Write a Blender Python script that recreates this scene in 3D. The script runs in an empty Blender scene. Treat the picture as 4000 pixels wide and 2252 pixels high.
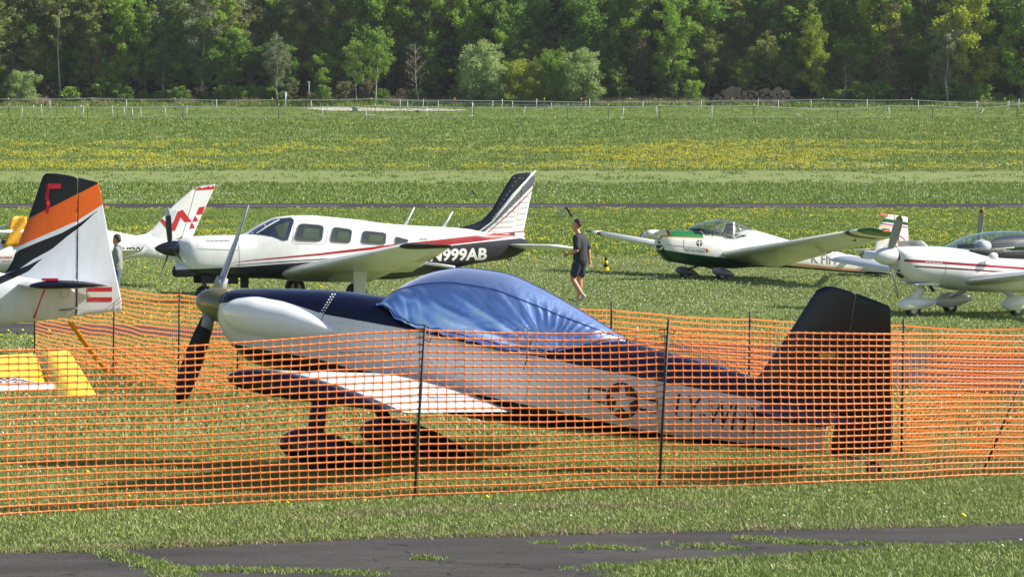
import bpy, bmesh, math, random
import numpy as np
from mathutils import Vector, Matrix, Euler
from mathutils.bvhtree import BVHTree
from mathutils import noise as mnoise
random.seed(7); RNG = np.random.default_rng(7)
S = bpy.context.scene
COL = S.collection
R = math.radians

# ------------------------------------------------------------------ camera
F, CX, CY, HC = 12300.0, 2000.0, 1126.0, 2.05        # photograph pixels, camera height
PITCH = math.atan((1126.0 - 885.0) / F)
cam_d = bpy.data.cameras.new('camera'); cam = bpy.data.objects.new('camera', cam_d); COL.objects.link(cam)
cam_d.sensor_width = 36.0; cam_d.lens = F / 4000 * 36; cam_d.clip_start = 1; cam_d.clip_end = 5000
cam.location = (0, 0, HC); cam.rotation_euler = (math.pi / 2 - PITCH, 0, 0)
S.camera = cam

# ------------------------------------------------------------------ daylight
SUN_EL, SUN_AZ = R(38), R(5)                          # azimuth counted from +X (right) towards +Y (away)
w = bpy.data.worlds.new('World'); S.world = w; w.use_nodes = True
nt = w.node_tree; nt.nodes.clear()
sky = nt.nodes.new('ShaderNodeTexSky'); sky.sky_type = 'NISHITA'; sky.sun_disc = False
sky.sun_elevation = SUN_EL; sky.sun_rotation = math.pi / 2 - SUN_AZ; sky.air_density = 1.0; sky.dust_density = 0.8
bg = nt.nodes.new('ShaderNodeBackground'); bg.inputs[1].default_value = 0.082
out = nt.nodes.new('ShaderNodeOutputWorld')
nt.links.new(sky.outputs[0], bg.inputs[0]); nt.links.new(bg.outputs[0], out.inputs[0])
sun_d = bpy.data.lights.new('sun', 'SUN'); sun_d.energy = 5.0; sun_d.angle = R(0.53); sun_d.color = (1.0, 0.94, 0.83)
sun = bpy.data.objects.new('sun', sun_d); COL.objects.link(sun)
SUNV = Vector((math.cos(SUN_EL) * math.cos(SUN_AZ), math.cos(SUN_EL) * math.sin(SUN_AZ), math.sin(SUN_EL)))
sun.rotation_euler = SUNV.to_track_quat('Z', 'Y').to_euler()
S.view_settings.view_transform = 'Standard'; S.view_settings.look = 'None'
S.view_settings.exposure = 0.84; S.view_settings.gamma = 1.0; S.view_settings.use_curve_mapping = False

# ------------------------------------------------------------------ helpers
def pchip(xs, ys):
    xs = np.asarray(xs, float); ys = np.asarray(ys, float)
    o = np.argsort(xs); xs = xs[o]; ys = ys[o]
    h = np.diff(xs); dl = np.diff(ys) / h; n = len(xs); m = np.zeros(n)
    if n == 2: m[:] = dl[0]
    else:
        for i in range(1, n - 1):
            if dl[i - 1] * dl[i] > 0:
                w1 = 2 * h[i] + h[i - 1]; w2 = h[i] + 2 * h[i - 1]
                m[i] = (w1 + w2) / (w1 / dl[i - 1] + w2 / dl[i])
        m[0] = dl[0]; m[-1] = dl[-1]
    def f(x):
        x = np.asarray(x, float); xc = np.clip(x, xs[0], xs[-1])
        i = np.clip(np.searchsorted(xs, xc) - 1, 0, n - 2)
        t = (xc - xs[i]) / h[i]; t2 = t * t; t3 = t2 * t
        return (2 * t3 - 3 * t2 + 1) * ys[i] + (t3 - 2 * t2 + t) * h[i] * m[i] + (-2 * t3 + 3 * t2) * ys[i + 1] + (t3 - t2) * h[i] * m[i + 1]
    return f
ZG = pchip([-60, 0, 24.6, 27.5, 31, 45, 69, 83, 120, 175, 224, 245, 330, 350, 420, 900],
           [0, 0, 0, -.06, -.05, .08, .42, .67, 1.42, 2.62, 3.95, 4.6, 13.3, 15.9, 27, 80])
def zg(d): return float(ZG(d))
CR = Matrix.Rotation(math.pi / 2 - PITCH, 3, 'X')
def ray(px, py): return (CR @ Vector(((px - CX) / F, -(py - CY) / F, -1))).normalized()
def at(px, py, d):                                     # world point seen at (px,py) at distance d along +Y
    r = ray(px, py); return Vector((0, 0, HC)) + r * (d / r.y)
def G(px, py):                                         # point of the ground seen at (px,py)
    r = ray(px, py); lo, hi = 5.0, 5.0
    f = lambda d: HC + r.z / r.y * d - zg(d)
    while f(hi) > 0 and hi < 900: lo = hi; hi *= 1.02
    for _ in range(40):
        m = (lo + hi) / 2
        if f(m) > 0: lo = m
        else: hi = m
    return Vector((r.x / r.y * hi, hi, zg(hi)))

def link(o, parent=None, kind=None, label=None, cat=None, group=None):
    COL.objects.link(o)
    if parent: o.parent = parent
    if kind: o['kind'] = kind
    if label: o['label'] = label
    if cat: o['category'] = cat
    if group: o['group'] = group
    return o
def mk(name, V, Fc, mat, parent=None, smooth=True, mi=None, **kw):
    me = bpy.data.meshes.new(name); me.from_pydata([tuple(v) for v in V], [], [tuple(f) for f in Fc])
    for m in (mat if isinstance(mat, (list, tuple)) else [mat]): me.materials.append(m)
    if smooth and len(me.polygons): me.polygons.foreach_set('use_smooth', [True] * len(me.polygons))
    if mi is not None: me.polygons.foreach_set('material_index', mi)
    me.update()
    return link(bpy.data.objects.new(name, me), parent, **kw)
def thing(name, label, cat, loc=(0, 0, 0), rot=(0, 0, 0), group=None):
    e = bpy.data.objects.new(name, None); e.location = loc; e.rotation_euler = rot; e.empty_display_size = .3
    return link(e, None, None, label, cat, group)
def fast_mesh(name, V, Q, n, mat):                     # numpy: V (k,3), Q (m,n)
    me = bpy.data.meshes.new(name); V = np.asarray(V, np.float32); Q = np.asarray(Q, np.int32)
    me.vertices.add(len(V)); me.vertices.foreach_set('co', V.ravel())
    me.loops.add(Q.size); me.loops.foreach_set('vertex_index', Q.ravel())
    me.polygons.add(len(Q)); me.polygons.foreach_set('loop_start', np.arange(0, Q.size, n, dtype=np.int32))
    me.update(calc_edges=True)
    for m in (mat if isinstance(mat, (list, tuple)) else [mat]):
        if m: me.materials.append(m)
    return me
class MB:                                              # collects simple solids into one mesh
    def __init__(s): s.v = []; s.f = []
    def add(s, V, Fc):
        b = len(s.v); s.v += [Vector(v) for v in V]; s.f += [tuple(i + b for i in f) for f in Fc]
    def box(s, c, d, rot=None):
        c = Vector(c); x, y, z = d[0] / 2, d[1] / 2, d[2] / 2
        P = [Vector((a * x, b * y, e * z)) for a in (-1, 1) for b in (-1, 1) for e in (-1, 1)]
        if rot is not None: P = [rot @ p for p in P]
        s.add([c + p for p in P], [(0, 1, 3, 2), (4, 6, 7, 5), (0, 4, 5, 1), (2, 3, 7, 6), (0, 2, 6, 4), (1, 5, 7, 3)])
    def tube(s, pts, rad, n=8, cap=True):
        pts = [Vector(p) for p in pts]; m = len(pts)
        rad = rad if isinstance(rad, (list, tuple)) else [rad] * m
        V = []; Fc = []; a = None
        for i, p in enumerate(pts):
            t = (pts[min(i + 1, m - 1)] - pts[max(i - 1, 0)]).normalized()
            if a is None: a = t.orthogonal().normalized()
            a = (a - t * a.dot(t)).normalized(); b = t.cross(a)
            for k in range(n):
                th = 2 * math.pi * k / n; V.append(p + (a * math.cos(th) + b * math.sin(th)) * rad[i])
        for i in range(m - 1):
            for k in range(n):
                k2 = (k + 1) % n; Fc.append((i * n + k, i * n + k2, (i + 1) * n + k2, (i + 1) * n + k))
        if cap: Fc.append(tuple(range(n))[::-1]); Fc.append(tuple((m - 1) * n + k for k in range(n)))
        s.add(V, Fc)
    def lathe(s, prof, o, axis=(0, 0, 1), n=20):       # prof: (distance along axis, radius)
        axis = Vector(axis).normalized(); a = axis.orthogonal().normalized(); b = axis.cross(a); o = Vector(o)
        V = []; Fc = []; m = len(prof)
        for (h, r) in prof:
            for k in range(n):
                th = 2 * math.pi * k / n; V.append(o + axis * h + (a * math.cos(th) + b * math.sin(th)) * max(r, 1e-4))
        for i in range(m - 1):
            for k in range(n):
                k2 = (k + 1) % n; Fc.append((i * n + k, i * n + k2, (i + 1) * n + k2, (i + 1) * n + k))
        s.add(V, Fc)
    def prism(s, pts, d):                              # polygon pts extruded by vector d
        n = len(pts); d = Vector(d); P = [Vector(p) for p in pts]
        s.add(P + [p + d for p in P], [tuple(range(n))[::-1], tuple(range(n, 2 * n))] + [(i, (i + 1) % n, (i + 1) % n + n, i + n) for i in range(n)])
    def build(s, name, mat, parent=None, smooth=False, **kw): return mk(name, s.v, s.f, mat, parent, smooth, **kw)

# ------------------------------------------------------------------ materials
def lin(c):                                            # sRGB 0-255 -> linear
    return tuple(((x / 255 / 12.92) if x / 255 <= .04045 else ((x / 255 + .055) / 1.055) ** 2.4) for x in c[:3]) + (1,)
class MT:
    def __init__(s, name):
        s.m = bpy.data.materials.new(name); s.m.use_nodes = True; s.t = s.m.node_tree; s.b = s.t.nodes['Principled BSDF']
    def n(s, ty, **kw):
        x = s.t.nodes.new('ShaderNode' + ty)
        for k, v in kw.items(): setattr(x, k, v)
        return x
    def l(s, a, b): s.t.links.new(a, b)
    def val(s, inp, v):
        if hasattr(v, 'is_output') : s.l(v, inp)
        else: inp.default_value = v
    def math(s, op, a, b=0.0, c=0.0):
        x = s.n('Math', operation=op); s.val(x.inputs[0], a); s.val(x.inputs[1], b)
        if op in ('MULTIPLY_ADD',): s.val(x.inputs[2], c)
        return x.outputs[0]
    def mix(s, f, a, b):
        x = s.n('Mix', data_type='RGBA'); s.val(x.inputs[0], f); s.val(x.inputs[6], a); s.val(x.inputs[7], b); return x.outputs[2]
    def noise(s, scale, det=3, vec=None, rough=.55, dim='3D'):
        x = s.n('TexNoise'); x.inputs['Scale'].default_value = scale; x.inputs['Detail'].default_value = det; x.inputs['Roughness'].default_value = rough
        if vec is not None: s.l(vec, x.inputs['Vector'])
        return x.outputs[0]
    def ramp(s, f, stops):
        x = s.n('ValToRGB'); s.val(x.inputs[0], f); e = x.color_ramp.elements
        e[0].position = stops[0][0]; e[0].color = stops[0][1]; e[1].position = stops[-1][0]; e[1].color = stops[-1][1]
        for p, c in stops[1:-1]: q = e.new(p); q.color = c
        return x.outputs[0]
    def rng(s, f, a, b, c=0.0, d=1.0, smooth=False):
        x = s.n('MapRange'); x.clamp = True
        if smooth: x.interpolation_type = 'SMOOTHSTEP'
        s.val(x.inputs[0], f); x.inputs[1].default_value = a; x.inputs[2].default_value = b; x.inputs[3].default_value = c; x.inputs[4].default_value = d
        return x.outputs[0]
    def obj(s): return s.n('TexCoord').outputs['Object']
    def sep(s, v): x = s.n('SeparateXYZ'); s.l(v, x.inputs[0]); return x.outputs
    def mapv(s, v, sc): x = s.n('Mapping'); s.l(v, x.inputs[0]); x.inputs['Scale'].default_value = sc; return x.outputs[0]
    def bump(s, h, st, dist=.01):
        x = s.n('Bump'); x.inputs['Strength'].default_value = st; x.inputs['Distance'].default_value = dist; s.l(h, x.inputs['Height']); s.l(x.outputs[0], s.b.inputs['Normal']); return x
def simple(name, col, rough=.5, metal=0.0, var=.12, scale=6.0, coat=0.0, bump=0.0, spec=.5):
    M = MT(name); c = lin(col) if max(col) > 1.001 else tuple(col) + (1,)
    n = M.noise(scale, 4, M.obj())
    d = tuple(x * (1 - var) for x in c[:3]) + (1,)
    M.l(M.mix(n, c, d), M.b.inputs['Base Color']); M.b.inputs['Roughness'].default_value = rough; M.b.inputs['Metallic'].default_value = metal
    M.b.inputs['Coat Weight'].default_value = coat; M.b.inputs['Coat Roughness'].default_value = .06; M.b.inputs['Specular IOR Level'].default_value = spec
    if bump: M.bump(M.noise(scale * 8, 4, M.obj()), bump, .005)
    return M.m
def paint(name, base, bands=(), rough=.32, coat=.4, xr=(0, 10), zr=(-2, 4), dirt=.10):
    """aircraft paint: bands = (lower curve, upper curve, colour); curves are lists of (X, Z) in the aircraft's frame"""
    M = MT(name); o = M.obj(); sx = M.sep(o)
    c = lin(base)
    n = M.noise(2.3, 5, o); n2 = M.noise(14, 3, M.mapv(o, (1, 1, .2)))
    xn = M.math('DIVIDE', M.math('SUBTRACT', sx[0], xr[0]), xr[1] - xr[0]); zn = M.math('DIVIDE', M.math('SUBTRACT', sx[2], zr[0]), zr[1] - zr[0])
    def curve(pts):
        x = M.n('FloatCurve'); cv = x.mapping.curves[0]; x.mapping.use_clip = False; x.mapping.extend = 'HORIZONTAL'
        P = sorted([((a - xr[0]) / (xr[1] - xr[0]), (b - zr[0]) / (zr[1] - zr[0])) for a, b in pts])
        cv.points[0].location = P[0]; cv.points[1].location = P[-1]
        for p in P[1:-1]: cv.points.new(*p)
        for p in cv.points: p.handle_type = 'VECTOR'
        x.mapping.update(); M.l(xn, x.inputs['Value']); return x.outputs[0]
    colr = c
    first = True
    for (lo, hi, bc) in bands:
        f = None
        if lo is not None: f = M.math('GREATER_THAN', zn, curve(lo))
        if hi is not None:
            g = M.math('LESS_THAN', zn, curve(hi)); f = g if f is None else M.math('MULTIPLY', f, g)
        pts = (lo or []) + (hi or [])
        if lo is not None and hi is not None:
            x0 = min(p[0] for p in pts); x1 = max(p[0] for p in pts)
            f = M.math('MULTIPLY', f, M.math('MULTIPLY', M.math('GREATER_THAN', sx[0], x0), M.math('LESS_THAN', sx[0], x1)))
        colr = M.mix(f, colr, lin(bc))
    dark = M.n('Mix', data_type='RGBA', blend_type='MULTIPLY'); dark.inputs[0].default_value = 1
    M.val(dark.inputs[6], colr)
    M.l(M.ramp(M.math('MULTIPLY', n, n2), [(.12, (1 - dirt, 1 - dirt, 1 - dirt * 1.2, 1)), (.34, (1, 1, 1, 1))]), dark.inputs[7])
    M.l(dark.outputs[2], M.b.inputs['Base Color'])
    M.l(M.rng(n, .3, .7, rough - .07, rough + .09), M.b.inputs['Roughness'])
    M.b.inputs['Coat Weight'].default_value = coat * .35; M.b.inputs['Coat Roughness'].default_value = .05; M.b.inputs['Specular IOR Level'].default_value = .35
    M.bump(M.noise(1.7, 2, o), .05, .02)
    return M.m
def glass(name, tint=(235, 240, 240), dark=.25):
    M = MT(name); t = M.t; t.nodes.remove(M.b)
    tr = M.n('BsdfTransparent'); tr.inputs[0].default_value = lin(tint)
    gl = M.n('BsdfGlossy'); gl.inputs['Roughness'].default_value = .03; gl.inputs[0].default_value = (1, 1, 1, 1)
    fr = M.n('Fresnel'); fr.inputs[0].default_value = 1.42
    mx = M.n('MixShader'); gb = M.n('NewGeometry'); M.l(M.math('MULTIPLY', M.math('MULTIPLY_ADD', fr.outputs[0], 1.3, dark * .3), M.math('SUBTRACT', 1.0, gb.outputs['Backfacing'])), mx.inputs[0]); M.l(tr.outputs[0], mx.inputs[1]); M.l(gl.outputs[0], mx.inputs[2])
    M.l(mx.outputs[0], t.nodes['Material Output'].inputs[0]); return M.m
WHITE = (222, 222, 221)
m_black = simple('black_rubber', (22, 22, 24), .6); m_metal = simple('bare_metal', (150, 150, 150), .3, 1.0); m_dark = simple('dark_interior', (26, 28, 32), .7)
m_white = paint('white_gelcoat', WHITE); m_steel = simple('dark_steel', (62, 58, 54), .55, .3, .3); m_grey = simple('grey_plastic', (120, 122, 125), .5)
m_red = simple('red_paint', (190, 28, 32), .4, coat=.3); m_redtag = simple('red_ribbon', (205, 22, 46), .5, var=.3, scale=30)
m_navy = paint('navy_paint', (9, 10, 36), dirt=.2, rough=.3, coat=.6); m_decal_black = simple('black_lettering', (28, 28, 34), .35)
m_decal_white = simple('white_lettering', (225, 225, 222), .35); m_yellow = simple('yellow_paint', (232, 205, 20), .4, var=.06)
m_orange_strap = simple('orange_webbing', (255, 165, 40), .7, var=.2, scale=20); m_windowglass = simple('tinted_window', (42, 50, 52), .06, coat=1.0, var=.5, scale=1.5)
m_glass = glass('clear_canopy')
# ------------------------------------------------------------------ ground, taxiways, far ground
def gnoise(x, y): return .025 * mnoise.noise(Vector((x * .12, y * .12, 3.3))) if y > 32 else 0.0
def ground_mat():
    M = MT('meadow'); o = M.obj(); s = M.sep(o); X, Y = s[0], s[1]
    wob = M.math('MULTIPLY', M.math('SUBTRACT', M.noise(.05, 2, M.mapv(o, (1, .3, 1))), .5), 14.0)
    Yw = M.math('ADD', Y, M.math('MULTIPLY', wob, M.rng(Y, 60, 200)))
    n1 = M.noise(9, 4, o, .7); nst = M.noise(1.0, 3, M.mapv(o, (.04, .8, 1))); n2 = M.noise(.7, 4, M.mapv(o, (1, .5, 1))); n3 = M.noise(45, 3, o, .8)
    dark = (.075, .122, .022, 1); mid = (.150, .212, .046, 1); straw = (.21, .24, .09, 1)
    base = M.mix(M.rng(n1, .3, .7), dark, mid)
    base = M.mix(M.math('MULTIPLY', M.rng(n2, .45, .75), .55), base, straw)
    base = M.mix(M.rng(nst, .52, .68, 0, .45), base, straw)
    # mown / unmown strips run along the runway
    def strip(a, b, f): return M.math('MULTIPLY', M.rng(Yw, a, a + f), M.rng(Yw, b, b + f, 1, 0))
    mown = M.math('ADD', strip(20, 100, 4), strip(262, 275.5, 1))
    base = M.mix(M.math('MULTIPLY', mown, .55), base, (.25, .285, .11, 1))
    flow = M.math('ADD', strip(277, 300, 6), M.math('MULTIPLY', strip(211, 218, 2), .6))
    base = M.mix(M.math('MULTIPLY', M.math('MULTIPLY', flow, M.rng(M.noise(1.4, 3, M.mapv(o, (.35, 1, 1))), .45, .62)), .35), base, (.42, .36, .03, 1))
    base = M.mix(M.math('MULTIPLY', M.rng(M.noise(.25, 3, o), .55, .7), .3), base, (.10, .16, .025, 1))
    M.l(base, M.b.inputs['Base Color']); M.b.inputs['Roughness'].default_value = .9; M.b.inputs['Specular IOR Level'].default_value = .2
    M.bump(M.math('ADD', n1, M.math('MULTIPLY', n3, .6)), .9, .06)
    return M.m
m_ground = ground_mat()
ys = np.concatenate([np.arange(-25, 20, 5), np.arange(20, 120, 1.0), np.arange(120, 360, 3), np.arange(360, 620, 20), [700, 900]])
xs = np.concatenate([[-500, -300, -200, -150], np.arange(-120, 121, 3.0), [150, 200, 300, 500]])
V = [(x, y, zg(y) + (gnoise(x, y) if y < 340 else 0.0)) for y in ys for x in xs]
nx = len(xs); Fq = [(j * nx + i, j * nx + i + 1, (j + 1) * nx + i + 1, (j + 1) * nx + i) for j in range(len(ys) - 1) for i in range(nx - 1)]
mk('ground', V, Fq, m_ground, kind='structure')

def gxy(px, py): p = G(px, py); return (p.x, p.y)
def jag(poly, step, amp, seed):
    out = []; n = len(poly); rr = random.Random(seed)
    for i in range(n):
        a = Vector(poly[i]); b = Vector(poly[(i + 1) % n]); L = (b - a).length; k = max(1, int(L / step)); nn = Vector((-(b - a).y, (b - a).x)).normalized()
        for j in range(k):
            p = a.lerp(b, j / k); q = mnoise.noise(Vector((p.x * 3.1, p.y * 3.1, seed))) + .5 * mnoise.noise(Vector((p.x * 11, p.y * 11, seed)))
            out.append(tuple(p + nn * q * amp))
    return out
def sheet(name, poly, mat, dz, res=1.0, **kw):         # polygon (world x,y) draped over the ground
    bm = bmesh.new(); f = bm.faces.new([bm.verts.new((x, y, 0)) for x, y in poly])
    ylo = min(p[1] for p in poly); yhi = max(p[1] for p in poly); y = ylo + res
    while y < yhi:
        bmesh.ops.bisect_plane(bm, geom=bm.verts[:] + bm.edges[:] + bm.faces[:], plane_co=(0, y, 0), plane_no=(0, 1, 0)); y += res
    x = min(p[0] for p in poly) + 3
    if yhi > 31:
        while x < max(p[0] for p in poly):
            bmesh.ops.bisect_plane(bm, geom=bm.verts[:] + bm.edges[:] + bm.faces[:], plane_co=(x, 0, 0), plane_no=(1, 0, 0)); x += 3
    bmesh.ops.triangulate(bm, faces=bm.faces[:])
    for v in bm.verts: v.co.z = zg(v.co.y) + gnoise(v.co.x, v.co.y) + dz
    if bm.faces and bm.faces[:][0].normal.z < 0: bmesh.ops.reverse_faces(bm, faces=bm.faces[:])
    bmesh.ops.recalc_face_normals(bm, faces=bm.faces[:])
    me = bpy.data.meshes.new(name); bm.to_mesh(me); bm.free(); me.materials.append(mat)
    for p in me.polygons: p.use_smooth = True
    return link(bpy.data.objects.new(name, me), **kw)
def asphalt_mat(name, c0, c1, scl=1.0):
    M = MT(name); o = M.obj()
    n1 = M.noise(1.1 * scl, 5, M.mapv(o, (.5, 1, 1)), .6); n2 = M.noise(60, 3, o, .8); n3 = M.n('TexVoronoi'); n3.inputs['Scale'].default_value = 130; M.l(o, n3.inputs[0])
    b = M.mix(M.rng(n1, .3, .7), c0 + (1,), c1 + (1,))
    b = M.mix(M.rng(n2, .52, .8, 0, .55), b, (.10, .09, .09, 1))
    vr = M.n('TexVoronoi', feature='DISTANCE_TO_EDGE'); vr.inputs['Scale'].default_value = .8; dv = M.n('VectorMath', operation='ADD'); M.l(o, dv.inputs[0]); nn_ = M.n('TexNoise'); nn_.inputs['Scale'].default_value = 2.5; M.l(o, nn_.inputs['Vector']); M.l(nn_.outputs['Color'], dv.inputs[1]); M.l(dv.outputs[0], vr.inputs['Vector'])
    b = M.mix(M.rng(vr.outputs[0], .0, .012, .75, 0), b, (.018, .016, .014, 1))
    b = M.mix(M.rng(M.noise(14, 4, M.mapv(o, (.4, 1, 1)), .7), .56, .70, 0, .5), b, (.024, .021, .022, 1))
    b = M.mix(M.math('MULTIPLY', M.rng(M.noise(3.7, 4, M.mapv(o, (.35, 1.3, 1))), .58, .7), .35), b, (.12, .105, .08, 1))
    M.l(b, M.b.inputs['Base Color']); M.b.inputs['Roughness'].default_value = .95; M.b.inputs['Specular IOR Level'].default_value = .12
    M.bump(M.math('ADD', n2, n3.outputs[0]), .6, .01); return M.m
m_asph = asphalt_mat('old_asphalt', (.042, .039, .039), (.084, .079, .077))
m_asph2 = asphalt_mat('runway_asphalt', (.034, .033, .038), (.05, .048, .052), .3)
UP = [(-900, 2178), (0, 2157), (330, 2150), (640, 2134), (900, 2124), (1300, 2108), (1700, 2096), (2000, 2090), (2160, 2086), (2600, 2076), (3300, 2063), (4000, 2047), (4900, 2026)]
LO = [(4900, 2128), (4000, 2128), (3600, 2140), (3281, 2160), (2900, 2188), (2620, 2200), (2500, 2226), (2440, 2262), (2400, 2500), (-900, 2900)]
poly_fg = jag([gxy(*p) for p in UP + LO], .05, .035, 1)
sheet('foreground_taxiway', poly_fg, m_asph, .006, kind='structure')
UP2 = [(-900, 1233), (0, 1256), (900, 1283), (2620, 1334), (3480, 1363), (4000, 1385), (4900, 1420)]
LO2 = [(4900, 1610), (4000, 1545), (3480, 1512), (2620, 1440), (1700, 1372), (900, 1323), (0, 1302), (-900, 1282)]
poly_mid = jag([gxy(*p) for p in UP2 + LO2], .5, .06, 2)
sheet('middle_taxiway', poly_mid, m_asph, .012, 2.0, kind='structure')
m_line = simple('faded_yellow_line', (205, 190, 70), .8, var=.5, scale=4)
YL = [(-300, 1258), (0, 1267), (450, 1272), (880, 1290), (2000, 1345), (2700, 1385), (3480, 1437), (4000, 1466), (4600, 1505)]
yl = [Vector(gxy(*p)) for p in YL]
sheet('yellow_taxiway_line', [tuple(p + Vector((0, .06))) for p in yl] + [tuple(p - Vector((0, .06))) for p in yl[::-1]], m_line, .022, 1.5, kind='structure')
rw0, rw1 = G(2000, 814).y, G(2000, 797).y
sheet('runway', jag([(-90, rw0), (90, rw0 - .6), (90, rw1), (-90, rw1 + 1.0)], 2, .1, 3), m_asph2, .03, 2.0, kind='structure')
m_rline = simple('runway_paint', (170, 172, 172), .8, var=.4)
rm = (rw0 + rw1) / 2 - .4
for k, (a, b) in enumerate([(880, 1330), (1660, 2280), (2830, 3420), (3900, 4600), (-400, 380)]):
    xa, xb = (a - CX) / F * rm, (b - CX) / F * rm
    sheet('runway_marking', [(xa, rm - .3), (xb, rm - .3), (xb, rm + .3), (xa, rm + .3)], m_rline, .045, 2.0, kind='structure')
print('runway', rw0, rw1, 'mown strip', G(2000, 715).y, G(2000, 668).y, 'flowers', G(2000, 660).y, G(2000, 560).y, 'fence', G(2000, 465).y, 'forest', G(2000, 402).y, 'mid', G(2000,1000).y)

# light gravel track at the wood's edge
pt = [G(1180, 426), G(1300, 436), G(1780, 436), G(1830, 432), G(1700, 427), G(1270, 421)]
sheet('gravel_track', [(p.x, p.y) for p in pt], simple('pale_gravel', (185, 180, 165), .9, var=.2), .06, 2.0, kind='structure')

# ------------------------------------------------------------------ scattered ground cover (instanced point clouds)
proto_col = bpy.data.collections.new('ground_cover_prototypes')
def inpoly(P, poly):
    x, y = P[:, 0], P[:, 1]; r = np.zeros(len(P), bool); n = len(poly)
    for i in range(n):
        x1, y1 = poly[i]; x2, y2 = poly[(i + 1) % n]
        if y1 == y2: continue
        c = ((y1 > y) != (y2 > y)) & (x < (x2 - x1) * (y - y1) / (y2 - y1) + x1); r ^= c
    return r
def nz(x, y, s, seed=0.0):                             # cheap smooth noise on arrays, about -1..1
    r = np.zeros_like(x)
    rg = np.random.default_rng(int(seed * 10) + 5)
    for k in range(7):
        a = rg.uniform(0, 6.28); f = s * rg.uniform(.6, 2.2); r += np.sin((x * math.cos(a) + y * math.sin(a)) * f + rg.uniform(0, 6.28))
    return r / 3.2
def frustum_pts(d0, d1, dens, margin=1.5):            # dens per square metre between distances d0..d1
    hw = 2000 / F * margin
    area = hw * (d1 ** 2 - d0 ** 2); n = int(area * dens)
    d = np.sqrt(RNG.uniform(d0 ** 2, d1 ** 2, n)); x = RNG.uniform(-1, 1, n) * (d * hw + .8)
    return np.stack([x, d], 1)
def scatter(name, P, protos, smin, smax, zoff=0.0, tilt=.15, **kw):
    z = ZG(P[:, 1]) + zoff
    V = np.stack([P[:, 0], P[:, 1], z], 1).astype(np.float32)
    me = bpy.data.meshes.new(name); me.vertices.add(len(V)); me.vertices.foreach_set('co', V.ravel())
    o = link(bpy.data.objects.new(name, me), kind='stuff', **kw)
    ng = bpy.data.node_groups.new(name, 'GeometryNodeTree')
    ng.interface.new_socket('Geometry', in_out='INPUT', socket_type='NodeSocketGeometry'); ng.interface.new_socket('Geometry', in_out='OUTPUT', socket_type='NodeSocketGeometry')
    N = ng.nodes; L = ng.links; gi = N.new('NodeGroupInput'); go = N.new('NodeGroupOutput')
    m2p = N.new('GeometryNodeMeshToPoints'); L.new(gi.outputs[0], m2p.inputs[0])
    jn = N.new('GeometryNodeGeometryToInstance')
    for p in protos[::-1]:
        oi = N.new('GeometryNodeObjectInfo'); oi.inputs[0].default_value = p; oi.inputs['As Instance'].default_value = True; L.new(oi.outputs['Geometry'], jn.inputs[0])
    iop = N.new('GeometryNodeInstanceOnPoints'); L.new(m2p.outputs[0], iop.inputs[0]); L.new(jn.outputs[0], iop.inputs['Instance'])
    # pick among prototypes
    jn2 = N.new('GeometryNodeJoinGeometry')
    for l in list(jn.inputs[0].links): L.remove(l)
    for nd in [x for x in N if x.type == 'OBJECT_INFO']: L.new(nd.outputs['Geometry'], jn2.inputs[0])
    L.new(jn2.outputs[0], iop.inputs['Instance']); iop.inputs['Pick Instance'].default_value = True; N.remove(jn)
    def rnd(t, a, b, seed):
        r = N.new('FunctionNodeRandomValue'); r.data_type = t
        ins = [i for i in r.inputs if i.enabled]
        if t == 'FLOAT_VECTOR': ins[0].default_value = a; ins[1].default_value = b
        else: ins[0].default_value = a; ins[1].default_value = b
        [i for i in r.inputs if i.name == 'Seed'][0].default_value = seed
        return [q for q in r.outputs if q.enabled][0]
    L.new(rnd('INT', 0, len(protos) - 1, 1), iop.inputs['Instance Index'])
    L.new(rnd('FLOAT_VECTOR', (-tilt, -tilt, 0), (tilt, tilt, 6.283), 2), iop.inputs['Rotation'])
    L.new(rnd('FLOAT', smin, smax, 3), iop.inputs['Scale']); L.new(iop.outputs[0], go.inputs[0])
    md = o.modifiers.new('scatter', 'NODES'); md.node_group = ng
    return o
def proto(name, V, Q, n, mats):
    o = bpy.data.objects.new(name, fast_mesh(name, V, Q, n, mats)); proto_col.objects.link(o); return o
def leafmat(name, cols, trans=.35, rough=.55, scale=.6, inst=True, spec=.3):
    M = MT(name); o = M.n('TexCoord').outputs['Object']; geo = M.n('NewGeometry')
    f = geo.outputs['Random Per Island']
    if inst:
        oi = M.n('ObjectInfo'); f = M.math('ADD', M.math('MULTIPLY', f, .55), M.math('MULTIPLY', oi.outputs['Random'], .45))
    st = [(i / (len(cols) - 1), c + (1,)) for i, c in enumerate(cols)]
    c = M.ramp(f, st)
    M.l(c, M.b.inputs['Base Color']); M.b.inputs['Roughness'].default_value = rough; M.b.inputs['Specular IOR Level'].default_value = spec
    tl = M.n('BsdfTranslucent'); M.l(c, tl.inputs[0]); mx = M.n('MixShader'); mx.inputs[0].default_value = trans
    M.l(M.b.outputs[0], mx.inputs[1]); M.l(tl.outputs[0], mx.inputs[2]); M.l(mx.outputs[0], M.t.nodes['Material Output'].inputs[0]); return M.m
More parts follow.
